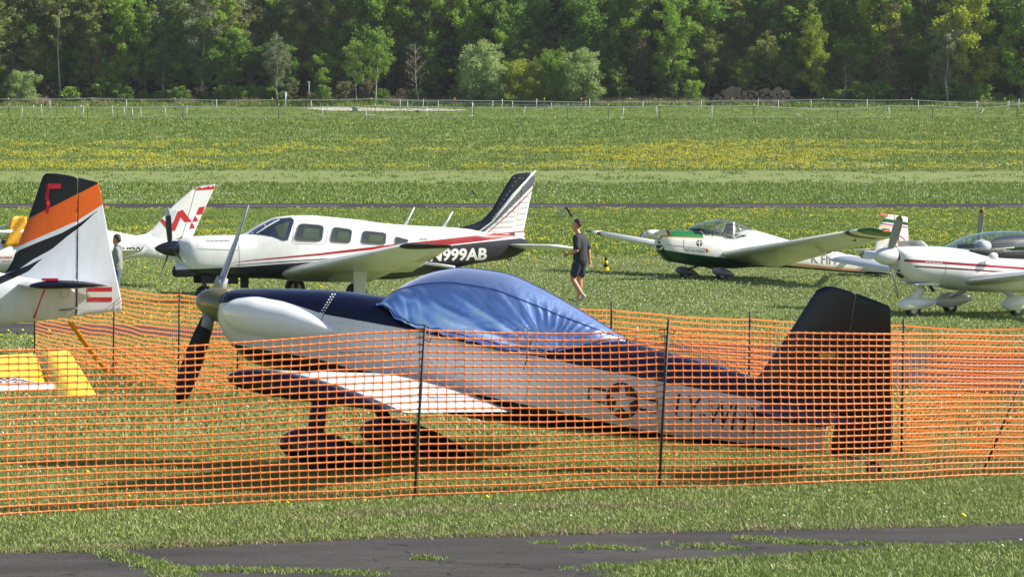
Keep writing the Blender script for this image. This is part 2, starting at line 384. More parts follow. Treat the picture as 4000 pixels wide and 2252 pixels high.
def tuft(name, n, rad, h, wd, mat, seed, lean=.5):
    rg = np.random.default_rng(seed); V = []; Q = []
    for i in range(n):
        a = rg.uniform(0, 6.28); r = rad * math.sqrt(rg.uniform(0, 1)); b = rg.uniform(0, 6.28); hh = h * rg.uniform(.45, 1.1); l = hh * rg.uniform(.1, lean)
        p = np.array([r * math.cos(a), r * math.sin(a), -.004]); t = rg.uniform(0, 6.28); s = np.array([math.cos(t), math.sin(t), 0]) * wd / 2; d = np.array([math.cos(b), math.sin(b), 0]) * l
        m_ = p + d * .35 + np.array([0, 0, hh * .6]); e = p + d + np.array([0, 0, hh])
        k = len(V); V += [p - s, p + s, m_ + s * .8, m_ - s * .8, e + s * .15, e - s * .15]; Q += [(k, k + 1, k + 2, k + 3), (k + 3, k + 2, k + 4, k + 5)]
    return proto(name, V, Q, 4, mat)
def heads(name, n, rad, h, hr, mats_head, seed):       # flower heads: small domes
    rg = np.random.default_rng(seed); V = []; Q = []
    for i in range(n):
        a = rg.uniform(0, 6.28); r = rad * math.sqrt(rg.uniform(0, 1)) if n > 1 else 0; z = h * rg.uniform(.6, 1.1); c = np.array([r * math.cos(a), r * math.sin(a), z]); k = len(V); q = hr * rg.uniform(.7, 1.2)
        for j in range(6): V.append(c + np.array([q * math.cos(j * 1.047), q * math.sin(j * 1.047), -.15 * q]))
        V.append(c + np.array([0, 0, q * .55])); V.append(c - np.array([0, 0, q * .6]))
        for j in range(6): Q.append((k + j, k + (j + 1) % 6, k + 6)); Q.append((k + (j + 1) % 6, k + j, k + 7))
    return proto(name, V, Q, 3, mats_head)
m_blade = leafmat('grass_blade', [(.115, .170, .034), (.190, .258, .060), (.262, .322, .095), (.39, .38, .21)], .18)
m_bladed = leafmat('tall_grass_blade', [(.115, .185, .026), (.185, .262, .046), (.27, .33, .085)], .2)
m_dry = leafmat('dry_grass_blade', [(.24, .20, .11), (.35, .30, .18), (.16, .16, .07)], .3)
m_dand = simple('dandelion_petals', (.88, .72, .04), .7, var=.15, spec=.2); m_daisy = simple('daisy_petals', (.75, .75, .7), .7, var=.1)
tA = [tuft('grass_tuft', 15, .10, .030, .0075, m_blade, i, .9) for i in range(4)]
tB = [tuft('grass_tuft', 16, .28, .038, .020, m_blade, 10 + i, .9) for i in range(4)]
tC = [tuft('meadow_tuft', 18, .45, .10, .035, m_bladed, 20 + i) for i in range(4)]
tD = [tuft('meadow_tuft', 22, .9, .22, .075, m_bladed, 30 + i) for i in range(3)]
tE = [tuft('weed_tuft', 20, .07, .040, .009, m_blade if i else m_bladed, 40 + i, 1.2) for i in range(3)]
tS = [tuft('dry_tuft', 14, .10, .03, .008, m_dry, 50 + i, 1.2) for i in range(3)]
fA = [heads('dandelion_head', 1, 0, .045, .017, m_dand, 60 + i) for i in range(2)]; fW = [heads('daisy_head', 1, 0, .04, .010, m_daisy, 70 + i) for i in range(2)]
fC = [heads('dandelion_cluster', 3, .25, .14, .035, m_dand, 80 + i) for i in range(3)]; fD = [heads('dandelion_cluster', 4, .5, .24, .050, m_dand, 90 + i) for i in range(3)]
fWC = [heads('daisy_cluster', 4, .35, .14, .035, m_daisy, 95 + i) for i in range(2)]
pf = [(p[0], p[1]) for p in poly_fg]; pm = [(p[0], p[1]) for p in poly_mid]
def off(P, poly): return P[~inpoly(P, poly)]
P = off(frustum_pts(17.3, 31, 330, 1.3), pf); scatter('mown_grass', P, tA, .7, 1.25)
P = off(frustum_pts(31, 104, 26), pm); scatter('mown_grass_behind', P, tB, .7, 1.3)
P = frustum_pts(102, rw0 - 1, 5.5); scatter('meadow_grass', P, tC, .6, 1.2)
P = frustum_pts(rw1 + 1, 330, 2.3); P = P[~((P[:, 1] > 262) & (P[:, 1] < 276) & (RNG.random(len(P)) < .9))]; scatter('far_meadow_grass', P, tD, .6, 1.2)
# weeds creeping over the asphalt edge and along its joint
def along(px, n, sp):
    n = int(n * .8); sp = sp * 1.35
    q = [Vector(gxy(*p)) for p in px]; o = []
    for _ in range(n):
        i = random.randrange(len(q) - 1); p = q[i].lerp(q[i + 1], random.random()); o.append((p.x + random.gauss(0, sp), p.y + random.gauss(0, sp * .8)))
    return np.array(o)
E = [along(UP[1:6], 420, .05), along(UP[4:], 520, .04), along([(320, 2146), (450, 2170), (600, 2215), (700, 2262)], 300, .045), along([(650, 2225), (1000, 2232), (1500, 2244)], 230, .05)]
E += [along(LO[1:8], 420, .05), along([(2905, 2102), (3010, 2118), (3180, 2124), (3400, 2128), (3700, 2142), (4100, 2140)], 260, .035), along([(3000, 2116), (3200, 2122)], 60, .05),
      along([(1632, 2184), (1680, 2186)], 34, .025), along([(2120, 2120), (2150, 2124)], 14, .02), along([(2240, 2142), (2470, 2146)], 70, .03), along([(2640, 2130), (2900, 2150)], 70, .05), along([(2300, 2225), (2600, 2215)], 90, .06)]
scatter('edge_weeds', np.concatenate(E), tE, .25, 1.0)
scatter('dry_edge_grass', np.concatenate([along(UP[1:], 900, .045), along([(1100, 2030), (2000, 1985), (2800, 1978)], 500, .12), along(UP2, 500, .15)]), tS, .6, 1.4)
P = frustum_pts(19.5, 31, 90, 1.3); P = off(P, pf); q = nz(P[:, 0] * .5, P[:, 1], 1.1, 12) + .5 * nz(P[:, 0], P[:, 1], 4, 13); scatter('dry_turf', P[q > .75], tS, .6, 1.3)
P = frustum_pts(31, 104, 9); P = off(P, pm); q = nz(P[:, 0] * .3, P[:, 1], .5, 14) + .5 * nz(P[:, 0], P[:, 1], 2, 15); scatter('dry_turf_behind', P[q > .7], [tuft('dry_patch_tuft', 14, .26, .03, .02, m_dry, 57, 1.2)], .6, 1.3)
# flowers
P = off(frustum_pts(19.5, 31, 4.6), pf); P = P[nz(P[:, 0], P[:, 1], .5, 1) > -.2]; scatter('daisies', P, fW, .7, 1.3)
P = off(frustum_pts(19.5, 31, .5), pf); scatter('dandelions', P, fA, .8, 1.5)
P = off(frustum_pts(31, 104, 3.0), pm); P = P[nz(P[:, 0], P[:, 1], .12, 2) > -.1]; scatter('daisies_behind', P, fW, 1.0, 2.3)
P = off(frustum_pts(31, 104, 2.6), pm); P = P[(nz(P[:, 0], P[:, 1], .18, 3) > .05)]; scatter('dandelions_behind', P, fA, 1.1, 2.1)
P = frustum_pts(102, rw0 - 1, 1.0); P = P[(nz(P[:, 0], P[:, 1], .06, 4) + nz(P[:, 0], P[:, 1], .5, 4.5) > .1)]; scatter('meadow_dandelions', P, fC, .6, 1.2)
P = frustum_pts(rw1 + .5, 220, 1.4); P = P[RNG.random(len(P)) < .25 + .75 * (P[:, 1] < rw1 + 3)]; scatter('runway_edge_dandelions', P, fC, .6, 1.1)
P = frustum_pts(277, 306, 4.6); q = nz(P[:, 0] * .4, P[:, 1] * 1.6, .22, 5) + .7 * nz(P[:, 0] * .5, P[:, 1], .9, 5.5) + 1.1 * np.exp(-((P[:, 1] - 281) / 3) ** 2) + 1.4 * np.exp(-((P[:, 1] - 296 + .04 * P[:, 0]) / 2.5) ** 2) * (P[:, 0] > -25)
P = P[q > .35]; scatter('field_dandelions', P, fD, .6, 1.1)
P = frustum_pts(306, 335, 1.1); P = P[nz(P[:, 0] * .3, P[:, 1], .2, 6) > .2]; scatter('upper_field_dandelions', P, fD, .4, .8)
P = np.concatenate([frustum_pts(rw1 + 2, 262, .20), frustum_pts(277, 283, .9)]); P = P[nz(P[:, 0], P[:, 1], .25, 7) > .0]; scatter('field_daisies', P, fWC, .9, 1.8)
# ------------------------------------------------------------------ aircraft builder
class Craft:
    def __init__(s, name, label, base, yaw, pitch, group=None, cat='airplane'):
        s.rot = (0, R(pitch), R(yaw)); s.e = thing(name, label, cat, base, s.rot, group)
        s.M = Matrix.Translation(base) @ Euler(s.rot).to_matrix().to_4x4(); s.I = s.M.inverted()
        s.co = s.I @ Vector((0, 0, HC)); s.tg = []
    def dir(s, px, py): return (s.I.to_3x3() @ ray(px, py)).normalized()
    def P(s, px, py, Y=0.0):
        d = s.dir(px, py); t = (Y - s.co.y) / d.y; return s.co + d * t
    def top(s, L, Y=0.0): return [((p := s.P(x, y, Y)).x, p.z) for x, y in L]
    def fuselage(s, name, top, bot, W, mat, nr=32, ns=46, mid=.5, e=2.25, parent=None, Y0=0.0, cap=True, eb=None, loc=False, **kw):
        T = top if loc else s.top(top, Y0); B = bot if loc else s.top(bot, Y0); Wp = W if loc else [(s.P(a, b, Y0).x, c) for a, b, c in W]
        ft, fb, fw = pchip(*zip(*T)), pchip(*zip(*B)), pchip(*zip(*Wp))
        x0 = max(min(p[0] for p in T), min(p[0] for p in B)) if not loc else min(p[0] for p in T); x1 = min(max(p[0] for p in T), max(p[0] for p in B)) if not loc else max(p[0] for p in T)
        V = []; Fc = []
        u = np.linspace(0, 1, ns); u = .5 * (u + (1 - np.cos(u * math.pi)) / 2) if ns > 12 else u
        for q in u:
            x = x0 + (x1 - x0) * q; zt, zb, hw = float(ft(x)), float(fb(x)), max(float(fw(x)), .004)
            if zt - zb < .01: zt, zb = (zt + zb) / 2 + .005, (zt + zb) / 2 - .005
            zm = zb + (zt - zb) * mid
            for k in range(nr):
                t = 2 * math.pi * k / nr; c, sn = math.cos(t), math.sin(t); ee = e if sn >= 0 else (eb or e)
                V.append((x, Y0 + hw * math.copysign(abs(c) ** (2 / ee), c), zm + ((zt - zm) if sn >= 0 else (zm - zb)) * math.copysign(abs(sn) ** (2 / ee), sn)))
        for i in range(ns - 1):
            for k in range(nr): k2 = (k + 1) % nr; Fc.append((i * nr + k, (i + 1) * nr + k, (i + 1) * nr + k2, i * nr + k2))
        if cap: Fc.append(tuple(range(nr))); Fc.append(tuple((ns - 1) * nr + k for k in range(nr))[::-1])
        o = mk(name, V, Fc, mat, parent or s.e, **kw); fixn(o.data); s.tg.append(o); s.f = (ft, fb, fw, x0, x1); return o
    def wing(s, name, secs, mat, c0=0.0, c1=1.0, parent=None, n=12, **kw):
        """secs: (x_le, y, z, chord, thickness ratio, washout in degrees)"""
        V = []; Fc = []; cs = [c0 + (c1 - c0) * (1 - math.cos(math.pi * i / n)) / 2 if c0 == 0 else c0 + (c1 - c0) * i / n for i in range(n + 1)]
        def th(c, t): return 5 * t * (.2969 * math.sqrt(c) - .126 * c - .3516 * c * c + .2843 * c ** 3 - .1036 * c ** 4)
        m = 2 * (n + 1)
        for (x, y, z, ch, t, tw) in secs:
            ct, st = math.cos(R(tw)), math.sin(R(tw))
            prof = [(c, .35 * th(c, t) * .0 + .02 * 4 * c * (1 - c) * (t > .1) + th(c, t)) for c in cs] + [(c, .02 * 4 * c * (1 - c) * (t > .1) - th(c, t)) for c in cs[::-1]]
            for c, h in prof: V.append((x + ch * (c * ct + h * st), y, z + ch * (h * ct - c * st)))
        k = len(secs)
        for i in range(k - 1):
            for j in range(m): j2 = (j + 1) % m; Fc.append((i * m + j, i * m + j2, (i + 1) * m + j2, (i + 1) * m + j))
        Fc.append(tuple(range(m))); Fc.append(tuple((k - 1) * m + j for j in range(m))[::-1])
        o = mk(name, V, Fc, mat, parent or s.e, **kw); fixn(o.data); s.tg.append(o); return o
    def fin(s, name, outline, mat, thick=.09, Y0=0.0, loc=False, parent=None, taper=.5, part=(0, 1), **kw):
        """vertical surface: outline polygon in pixels (leading edge first), lens-shaped in thickness"""
        L = outline if loc else s.top(outline, Y0)
        zs = [p[1] for p in L]; z0, z1 = min(zs), max(zs)
        def prof(c): q = part[0] + (part[1] - part[0]) * c; return math.sqrt(q) * (1 - q) * 1.3 + .03
        # rows of (xmin,xmax) by scanline, then lofted as thin aerofoils
        N = 34; V = []; Fc = []; n = 9; eps = (z1 - z0) * .002
        for i in range(N):
            z = z0 + eps + (z1 - z0 - 2 * eps) * (1 - math.cos(math.pi * i / (N - 1))) / 2; X = []
            for a in range(len(L)):
                (xa, za), (xb, zb) = L[a], L[(a + 1) % len(L)]
                if (za - z) * (zb - z) < 0: X.append(xa + (xb - xa) * (z - za) / (zb - za))
            x0, x1 = min(X), max(X); t = thick * (1 - (1 - taper) * i / (N - 1)) * (1 if 0 < i < N - 1 else .45)
            for j in range(n + 1): c = (1 - math.cos(math.pi * j / n)) / 2; V.append((x0 + (x1 - x0) * c, Y0 + t * prof(c), z))
            for j in range(n, -1, -1): c = (1 - math.cos(math.pi * j / n)) / 2; V.append((x0 + (x1 - x0) * c, Y0 - t * prof(c), z))
        m = 2 * (n + 1)
        for i in range(N - 1):
            for j in range(m): j2 = (j + 1) % m; Fc.append((i * m + j, (i + 1) * m + j, (i + 1) * m + j2, i * m + j2))
        Fc.append(tuple(range(m))); Fc.append(tuple((N - 1) * m + j for j in range(m))[::-1])
        o = mk(name, V, Fc, mat, parent or s.e, **kw); fixn(o.data); s.tg.append(o); return o
    def decal(s, name, polys, mat, targets=None, off=.006, seg=14, Yg=-.4, parent=None, **kw):
        """flat print or glazing laid on the surface: polygons in pixels, dropped on the target meshes"""
        bm = bmesh.new()
        for pl in polys:
            vs = [bm.verts.new((x, -y, 0)) for x, y in pl]
            try: bm.faces.new(vs)
            except ValueError: pass
        return s._drop(name, bm, mat, targets, off, seg, Yg, parent, **kw)
    def _drop(s, name, bm, mat, targets, off, seg, Yg, parent, **kw):
        bmesh.ops.triangulate(bm, faces=bm.faces[:])
        for _ in range(5):
            ed = [e for e in bm.edges if e.calc_length() > seg]
            if not ed: break
            bmesh.ops.subdivide_edges(bm, edges=ed, cuts=1); bmesh.ops.triangulate(bm, faces=bm.faces[:])
        tr = [BVHTree.FromPolygons([v.co for v in t.data.vertices], [p.vertices[:] for p in t.data.polygons]) for t in (targets or s.tg)]
        lost = []
        for v in bm.verts:
            d = s.dir(v.co.x, -v.co.y); best = None
            for b in tr:
                h = b.ray_cast(s.co, d)
                if h[0] is not None and (best is None or h[3] < best[3]): best = h
            if best is None: v.co = s.P(v.co.x, -v.co.y, Yg); lost.append(v)
            else:
                n = best[1]; n = n if n.dot(d) < 0 else -n; v.co = best[0] + n * (off * .55 if off > 0 else off)
        if lost: bmesh.ops.delete(bm, geom=lost, context='VERTS')
        me = bpy.data.meshes.new(name); bm.to_mesh(me); bm.free(); me.materials.append(mat)
        for p in me.polygons: p.use_smooth = True
        return link(bpy.data.objects.new(name, me), parent or s.e, **kw)
    def text(s, name, body, bl, br, tl, mat, bold=0.0, targets=None, off=.006, seg=12, **kw):
        cu = bpy.data.curves.new('txt', 'FONT'); cu.body = body; cu.size = 1; cu.offset = bold; cu.resolution_u = 3
        o = bpy.data.objects.new('txt', cu); COL.objects.link(o); bpy.context.view_layer.update()
        me = o.evaluated_get(bpy.context.evaluated_depsgraph_get()).to_mesh(); bm = bmesh.new(); bm.from_mesh(me); bpy.data.objects.remove(o)
        x0 = min(v.co.x for v in bm.verts); x1 = max(v.co.x for v in bm.verts); y0 = min(v.co.y for v in bm.verts); y1 = max(v.co.y for v in bm.verts)
        bl, br, tl = Vector(bl), Vector(br), Vector(tl)
        for v in bm.verts:
            q = bl + (br - bl) * ((v.co.x - x0) / (x1 - x0)) + (tl - bl) * ((v.co.y - y0) / (y1 - y0)); v.co = (q.x, -q.y, 0)
        return s._drop(name, bm, mat, targets, off, seg, -.4, kw.pop('parent', None), **kw)
    def blade(s, hub, R_, ang, ch, mat, r0=.08, tw0=55, tw1=18, parent=None, name='propeller_blade', tip=None, n=9, coll=0, tipq=.86):
        """ang: degrees from straight up towards starboard, in the propeller disc"""
        rad = Vector((0, math.sin(R(ang)), math.cos(R(ang)))); tan = Vector((1, 0, 0)).cross(rad); V = []; Fc = []; m = 8; hub = Vector(hub)
        for i in range(n + 1):
            q = i / n; r = r0 + (R_ - r0) * q; c = ch * (.55 + 1.5 * q * (1 - q) ** .6) * (1 if q < .93 else .72 if q < 1 else .35); tw = R(tw0 + (tw1 - tw0) * q ** .6 + coll); t = .016 + .03 * (1 - q) ** 2
            cd = tan * math.cos(tw) + Vector((1, 0, 0)) * math.sin(tw); td = tan.cross(rad) * math.cos(tw) + tan * math.sin(tw); td = rad.cross(cd)
            if q < .07: c = .10; t = .09
            for k in range(m): a = 2 * math.pi * k / m; V.append(hub + rad * r + cd * (c / 2 * math.cos(a)) + td * (t / 2 * math.sin(a)))
        for i in range(n):
            for k in range(m): k2 = (k + 1) % m; Fc.append((i * m + k, i * m + k2, (i + 1) * m + k2, (i + 1) * m + k))
        Fc.append(tuple(range(m))[::-1]); Fc.append(tuple(n * m + k for k in range(m)))
        mi = None
        if tip: mi = [1 if (f // m) >= int(n * tipq) and f < n * m or f == n * m + 1 else 0 for f in range(len(Fc))]
        o = mk(name, V, Fc, [mat, tip] if tip else mat, parent or s.e, mi=mi); fixn(o.data); return o
    def pod(s, name, nose, L, H, W, mat, parent=None, droop=0.0, base=.35):
        """wheel fairing: blunt nose, drawn-out tail"""
        V = []; Fc = []; N = 18; m = 16; nose = Vector(nose)
        for i in range(N):
            q = (1 - math.cos(math.pi * i / (N - 1))) / 2; sh = (q ** .5) * (1 - q) ** .85 * 1.9 if q < 1 else 0; sh = min(sh, 1.02); sh = max(sh, .02)
            for k in range(m):
                a = 2 * math.pi * k / m; z = math.sin(a); up = .56 if z > 0 else .44
                V.append(nose + Vector((L * q, W / 2 * sh * math.cos(a), H * up * sh * z - droop * q * q)))
        for i in range(N - 1):
            for k in range(m): k2 = (k + 1) % m; Fc.append((i * m + k, (i + 1) * m + k, (i + 1) * m + k2, i * m + k2))
        Fc.append(tuple(range(m))); Fc.append(tuple((N - 1) * m + k for k in range(m))[::-1])
        return mk(name, V, Fc, mat, parent or s.e)
    def leg(s, name, a, b, w0, w1, t, mat, parent=None):
        a, b = Vector(a), Vector(b); d = (b - a).normalized(); x = Vector((1, 0, 0)); x = (x - d * x.dot(d)).normalized(); y = d.cross(x); V = []; Fc = []; m = 10; n = 5
        for i in range(n + 1):
            q = i / n; w = w0 + (w1 - w0) * q; p = a.lerp(b, q)
            for k in range(m): an = 2 * math.pi * k / m; V.append(p + x * (w / 2 * math.cos(an)) + y * (t / 2 * math.sin(an)))
        for i in range(n):
            for k in range(m): k2 = (k + 1) % m; Fc.append((i * m + k, i * m + k2, (i + 1) * m + k2, (i + 1) * m + k))
        Fc.append(tuple(range(m))[::-1]); Fc.append(tuple(n * m + k for k in range(m)))
        o = mk(name, V, Fc, mat, parent or s.e); fixn(o.data); return o
    def wheel(s, c, r, wd, parent=None):
        b = MB(); b.lathe([(-wd / 2, r * .55), (-wd / 2, r * .9), (-wd * .35, r), (wd * .35, r), (wd / 2, r * .9), (wd / 2, r * .55)], c, (0, 1, 0), 22); t = b.build('tyre', m_black, parent or s.e, True)
        b = MB(); b.lathe([(-wd * .42, 0), (-wd * .42, r * .56), (wd * .42, r * .56), (wd * .42, 0)], c, (0, 1, 0), 16); b.build('rim', m_metal, t)
        return t
    def spinner(s, x0, x1, rad, z, mat, y=0.0, parent=None, pw=.6):
        b = MB(); N = 12; b.lathe([((x1 - x0) * i / N, rad * (math.sin(math.pi / 2 * (i / N) ** pw) if i else .001)) for i in range(N + 1)] + [(x1 - x0, rad * .5)], (x0, y, z), (1, 0, 0), 24)
        return b.build('spinner', mat, parent or s.e, True)
    def antenna(s, a, b, r=.012, mat=None, parent=None):
        m = MB(); m.tube([a, b], [r, r * .4], 6); return m.build('antenna', mat or m_white, parent or s.e, True)
def fixn(me):
    bm = bmesh.new(); bm.from_mesh(me); bmesh.ops.recalc_face_normals(bm, faces=bm.faces[:]); bm.to_mesh(me); bm.free()
    for p in me.polygons: p.use_smooth = True
def strip(pts, w):                                     # polyline in pixels -> band polygon; w is a width or list of widths
    n = len(pts); w = w if isinstance(w, (list, tuple)) else [w] * n; A = []; B = []
    for i, p in enumerate(pts):
        a = Vector(pts[max(i - 1, 0)]); b = Vector(pts[min(i + 1, n - 1)]); t = (b - a).normalized(); q = Vector((-t.y, t.x)) * w[i] / 2
        A.append(tuple(Vector(p) + q)); B.append(tuple(Vector(p) - q))
    return [[A[i], A[i + 1], B[i + 1], B[i]] for i in range(n - 1)]
def sharp(o, ang=40):
    o.data.set_sharp_from_angle(angle=R(ang)) if hasattr(o.data, 'set_sharp_from_angle') else None

# ================================================================== 1. covered navy and grey taildragger (foreground)
c = Craft('taildragger_airplane', 'navy and pale grey taildragger airplane behind the orange net, registration LY-WHY', G(3410, 1857), -18, 11)
b0 = c.P(900, 1170, -.3)
GREY_LO = c.top([(700, 1310), (948, 1350), (1240, 1399), (1352, 1432), (1500, 1461), (1693, 1499), (1853, 1535), (2162, 1601), (2438, 1670), (2603, 1703), (2900, 1738), (3300, 1790)], -.33)
GREY_HI = c.top([(700, 1200), (889, 1180), (911, 1165), (998, 1160), (1097, 1174), (1184, 1200), (1271, 1227), (1494, 1267), (1668, 1297), (1831, 1336), (2079, 1386), (2438, 1463), (2636, 1504), (2903, 1556), (3000, 1590), (3250, 1640)], -.33)
m_rv = paint('navy_and_grey_paint', (206, 208, 212), [(None, GREY_LO, (8, 9, 26)), (GREY_HI, None, (9, 12, 44))], rough=.3, coat=.7)
body = c.fuselage('fuselage', [(880, 1152), (900, 1134), (940, 1128), (1000, 1126), (1150, 1127), (1400, 1143), (1560, 1168), (1700, 1215), (2000, 1290), (2430, 1326), (2600, 1372), (2760, 1414), (2900, 1456), (3000, 1490), (3250, 1560)],
    [(880, 1268), (905, 1310), (950, 1372), (1010, 1420), (1150, 1460), (1400, 1530), (1700, 1600), (2000, 1657), (2300, 1692), (2600, 1724), (3000, 1752), (3250, 1770)],
    [(880, 1200, .17), (905, 1200, .27), (960, 1250, .34), (1100, 1250, .385), (1400, 1300, .37), (1700, 1380, .385), (2100, 1450, .38), (2500, 1540, .29), (2900, 1600, .15), (3250, 1660, .03)], m_rv, e=2.7, ns=60)
# cylinder cheek bulging out of the cowling
def cheek(side):
    a, b_ = c.P(875, 1235, -.3 if side < 0 else .3), c.P(1330, 1290, -.38)
    o = c.fuselage('engine_cheek', [(875, 1210), (895, 1180), (940, 1163), (1020, 1160), (1120, 1180), (1230, 1222), (1330, 1288)], [(875, 1225), (890, 1262), (930, 1296), (1020, 1322), (1130, 1332), (1240, 1330), (1330, 1300)],
        [(875, 1220, .05), (890, 1220, .11), (930, 1235, .15), (1020, 1240, .175), (1120, 1250, .165), (1230, 1270, .135), (1330, 1292, .09)], simple('cheek_paint', (232, 234, 236), .28, coat=.7, var=.05), parent=body, Y0=-.295, e=2.1, mid=.55)
    if side > 0:
        for v in o.data.vertices: v.co.y = -v.co.y
        fixn(o.data)
    return o
cheek(-1); cheek(1)
sp0, sp1 = c.P(762, 1178), c.P(898, 1195)
hub = c.P(878, 1200); rads = abs(c.P(898, 1132).z - c.P(898, 1262).z) / 2
sb = c.spinner(sp0.x, sp1.x - .01, rads * 1.13, (c.P(898, 1132).z + c.P(898, 1262).z) / 2, simple('khaki_spinner', (110, 108, 78), .35, coat=.5), pw=.62)
hubz = (c.P(898, 1132).z + c.P(898, 1262).z) / 2; hx = sp1.x - .16
tipz = c.P(1027, 822, .4); lowp = c.P(735, 1580, -.4)
print('blade', tipz - Vector((hx, 0, hubz)), lowp - Vector((hx, 0, hubz)))
m_bl = simple('blade_grey', (165, 168, 178), .3, coat=.5); m_bld = simple('blade_dark', (24, 22, 28), .45)
M = MT('two_sided_blade'); geo = M.n('NewGeometry'); M.b.inputs['Base Color'].default_value = lin((150, 150, 158)); M.b.inputs['Roughness'].default_value = .3
m_prop = M.m
for ang in (24, 204):
    bl_ = c.blade((hx, 0, hubz), .98, ang, .20, [m_prop, m_bld][ang == 204], r0=.10, tw0=46, tw1=20, coll=6)
m_rootg = simple('blade_root_grey', (150, 152, 158), .35)
for ang in (24, 204):
    b = MB(); rv = Vector((0, math.sin(R(ang)), math.cos(R(ang)))); b.tube([Vector((hx, 0, hubz)) + rv * .12, Vector((hx, 0, hubz)) + rv * .25], [.062, .055], 12); b.build('blade_root', m_rootg, c.e, True)
# wings
HS = 3.35
tLE, tTE = c.P(850, 1462, -HS), c.P(1550, 1635, -HS); rTE = c.P(2010, 1652, -.37)
print('RV tip LE', tLE, 'tip TE', tTE, 'root TE', rTE, 'spinner', sp0, 'top fin', c.P(3200,1120), c.P(3480,1195), 'tail', c.P(3490,1740))
ch = 1.46; xle = tTE.x - ch; zt = tLE.z; zr = min(zt - .17, zt - .10)
m_wing = paint('wing_paint', (226, 228, 230), rough=.3); m_wingnavy = m_navy
for sd in (-1, 1):
    A = (xle, .33 * sd, zr, ch, .13, -1); B = (xle, (HS - .14) * sd, zt - .01, ch, .13, -1)
    def at_y(y): q = (y - .33) / (HS - .14 - .33); return (xle, y * sd, zr + (zt - .01 - zr) * q, ch, .13, -1)
    c.wing('wing', [A, B], m_wing, 0, .76)
    lb = c.wing('wing_lower_skin', [(xle + .02, .34 * sd, zr - .012, ch * .74, .118, -1.2), (xle + .02, (HS - .16) * sd, zt - .022, ch * .74, .118, -1.2)], m_navy, parent=c.tg[-1])
    c.wing('flap', [at_y(.36), at_y(1.75)], m_wing, .768, 1.0, n=4); c.wing('aileron', [at_y(1.78), at_y(HS - .16)], m_wing, .768, 1.0, n=4)
    z = zt - .01
    c.wing('wingtip', [(xle - .002, (HS - .138) * sd, z, ch * 1.002, .134, -1), (xle + .0, (HS - .03) * sd, z + .002, ch * .995, .135, -1), (xle + .02, (HS + .02) * sd, z + .006, ch * .975, .12, -1), (xle + .06, (HS + .05) * sd, z + .015, ch * .93, .08, -1)], m_navy)
# tail
m_fin = paint('fin_navy', (9, 10, 26), dirt=.25, rough=.28, coat=.8)
finL = [(2890, 1500), (2960, 1470), (3080, 1300), (3190, 1130), (3205, 1121), (3230, 1117), (3260, 1119), (3344, 1143), (3300, 1400), (3246, 1720), (3240, 1560), (3000, 1545)]
c.fin('fin', [(2900, 1490), (2960, 1472), (3080, 1302), (3172, 1158), (3192, 1130), (3225, 1117), (3262, 1119), (3342, 1143), (3322, 1260), (3300, 1400), (3266, 1600), (3150, 1580), (3000, 1540)], m_fin, .09, part=(0, .6))
rud = c.fin('rudder', [(3347, 1144), (3478, 1196), (3484, 1500), (3490, 1745), (3470, 1766), (3400, 1772), (3244, 1768), (3272, 1600), (3303, 1400), (3325, 1260), (3345, 1150)], m_fin, .09, part=(.6, 1))
SX = c.P(3010, 1560).x; SZ = c.P(3100, 1590).z + .02
for sd in (-1, 1):
    c.wing('stabilizer', [(SX, .05 * sd, SZ, .78, .09, 0), (SX + .14, 1.28 * sd, SZ, .60, .08, 0), (SX + .2, 1.33 * sd, SZ, .5, .02, 0)], m_navy, 0, .6)
    c.wing('elevator', [(SX, .10 * sd, SZ, .78, .09, 0), (SX + .14, 1.28 * sd, SZ, .60, .08, 0)], m_navy, .61, 1.0, n=4)
# landing gear
def to_ground(p): q = c.M @ p; q.z = zg(q.y); return c.I @ q
for sd, pn in ((-1, (1083, 1765)), (1, (1390, 1748))):
    nose = c.P(*pn, .92 * sd); nose.x -= .0; wc = nose + Vector((.40, 0, -.05)); gz = to_ground(wc).z; r_ = .15; wc.z = gz + r_ / math.cos(R(11)) - .01; nose.z = wc.z + .035
    c.pod('wheel_fairing', nose, .98 if sd < 0 else 1.12, .40, .25, m_navy, droop=.0); c.wheel(wc, r_, .11)
    c.leg('gear_leg', (wc.x - .30, .36 * sd, zr - .02), (wc.x - .10, .90 * sd, wc.z + .12), .17, .15, .05, m_navy)
tw = c.P(3410, 1845); g_ = to_ground(tw)
c.wheel(Vector((tw.x, 0, g_.z + .065)), .065, .04)
b = MB(); b.tube([c.P(3245, 1772), c.P(3330, 1790), c.P(3400, 1800), Vector((tw.x, 0, g_.z + .075))], [.02, .016, .016, .018], 8); b.build('tailwheel_spring', m_metal, c.e, True)
b = MB(); b.tube([c.P(2480, 1328), c.P(2492, 1274)], [.012, .004], 6); b.build('antenna', m_white, c.e, True)
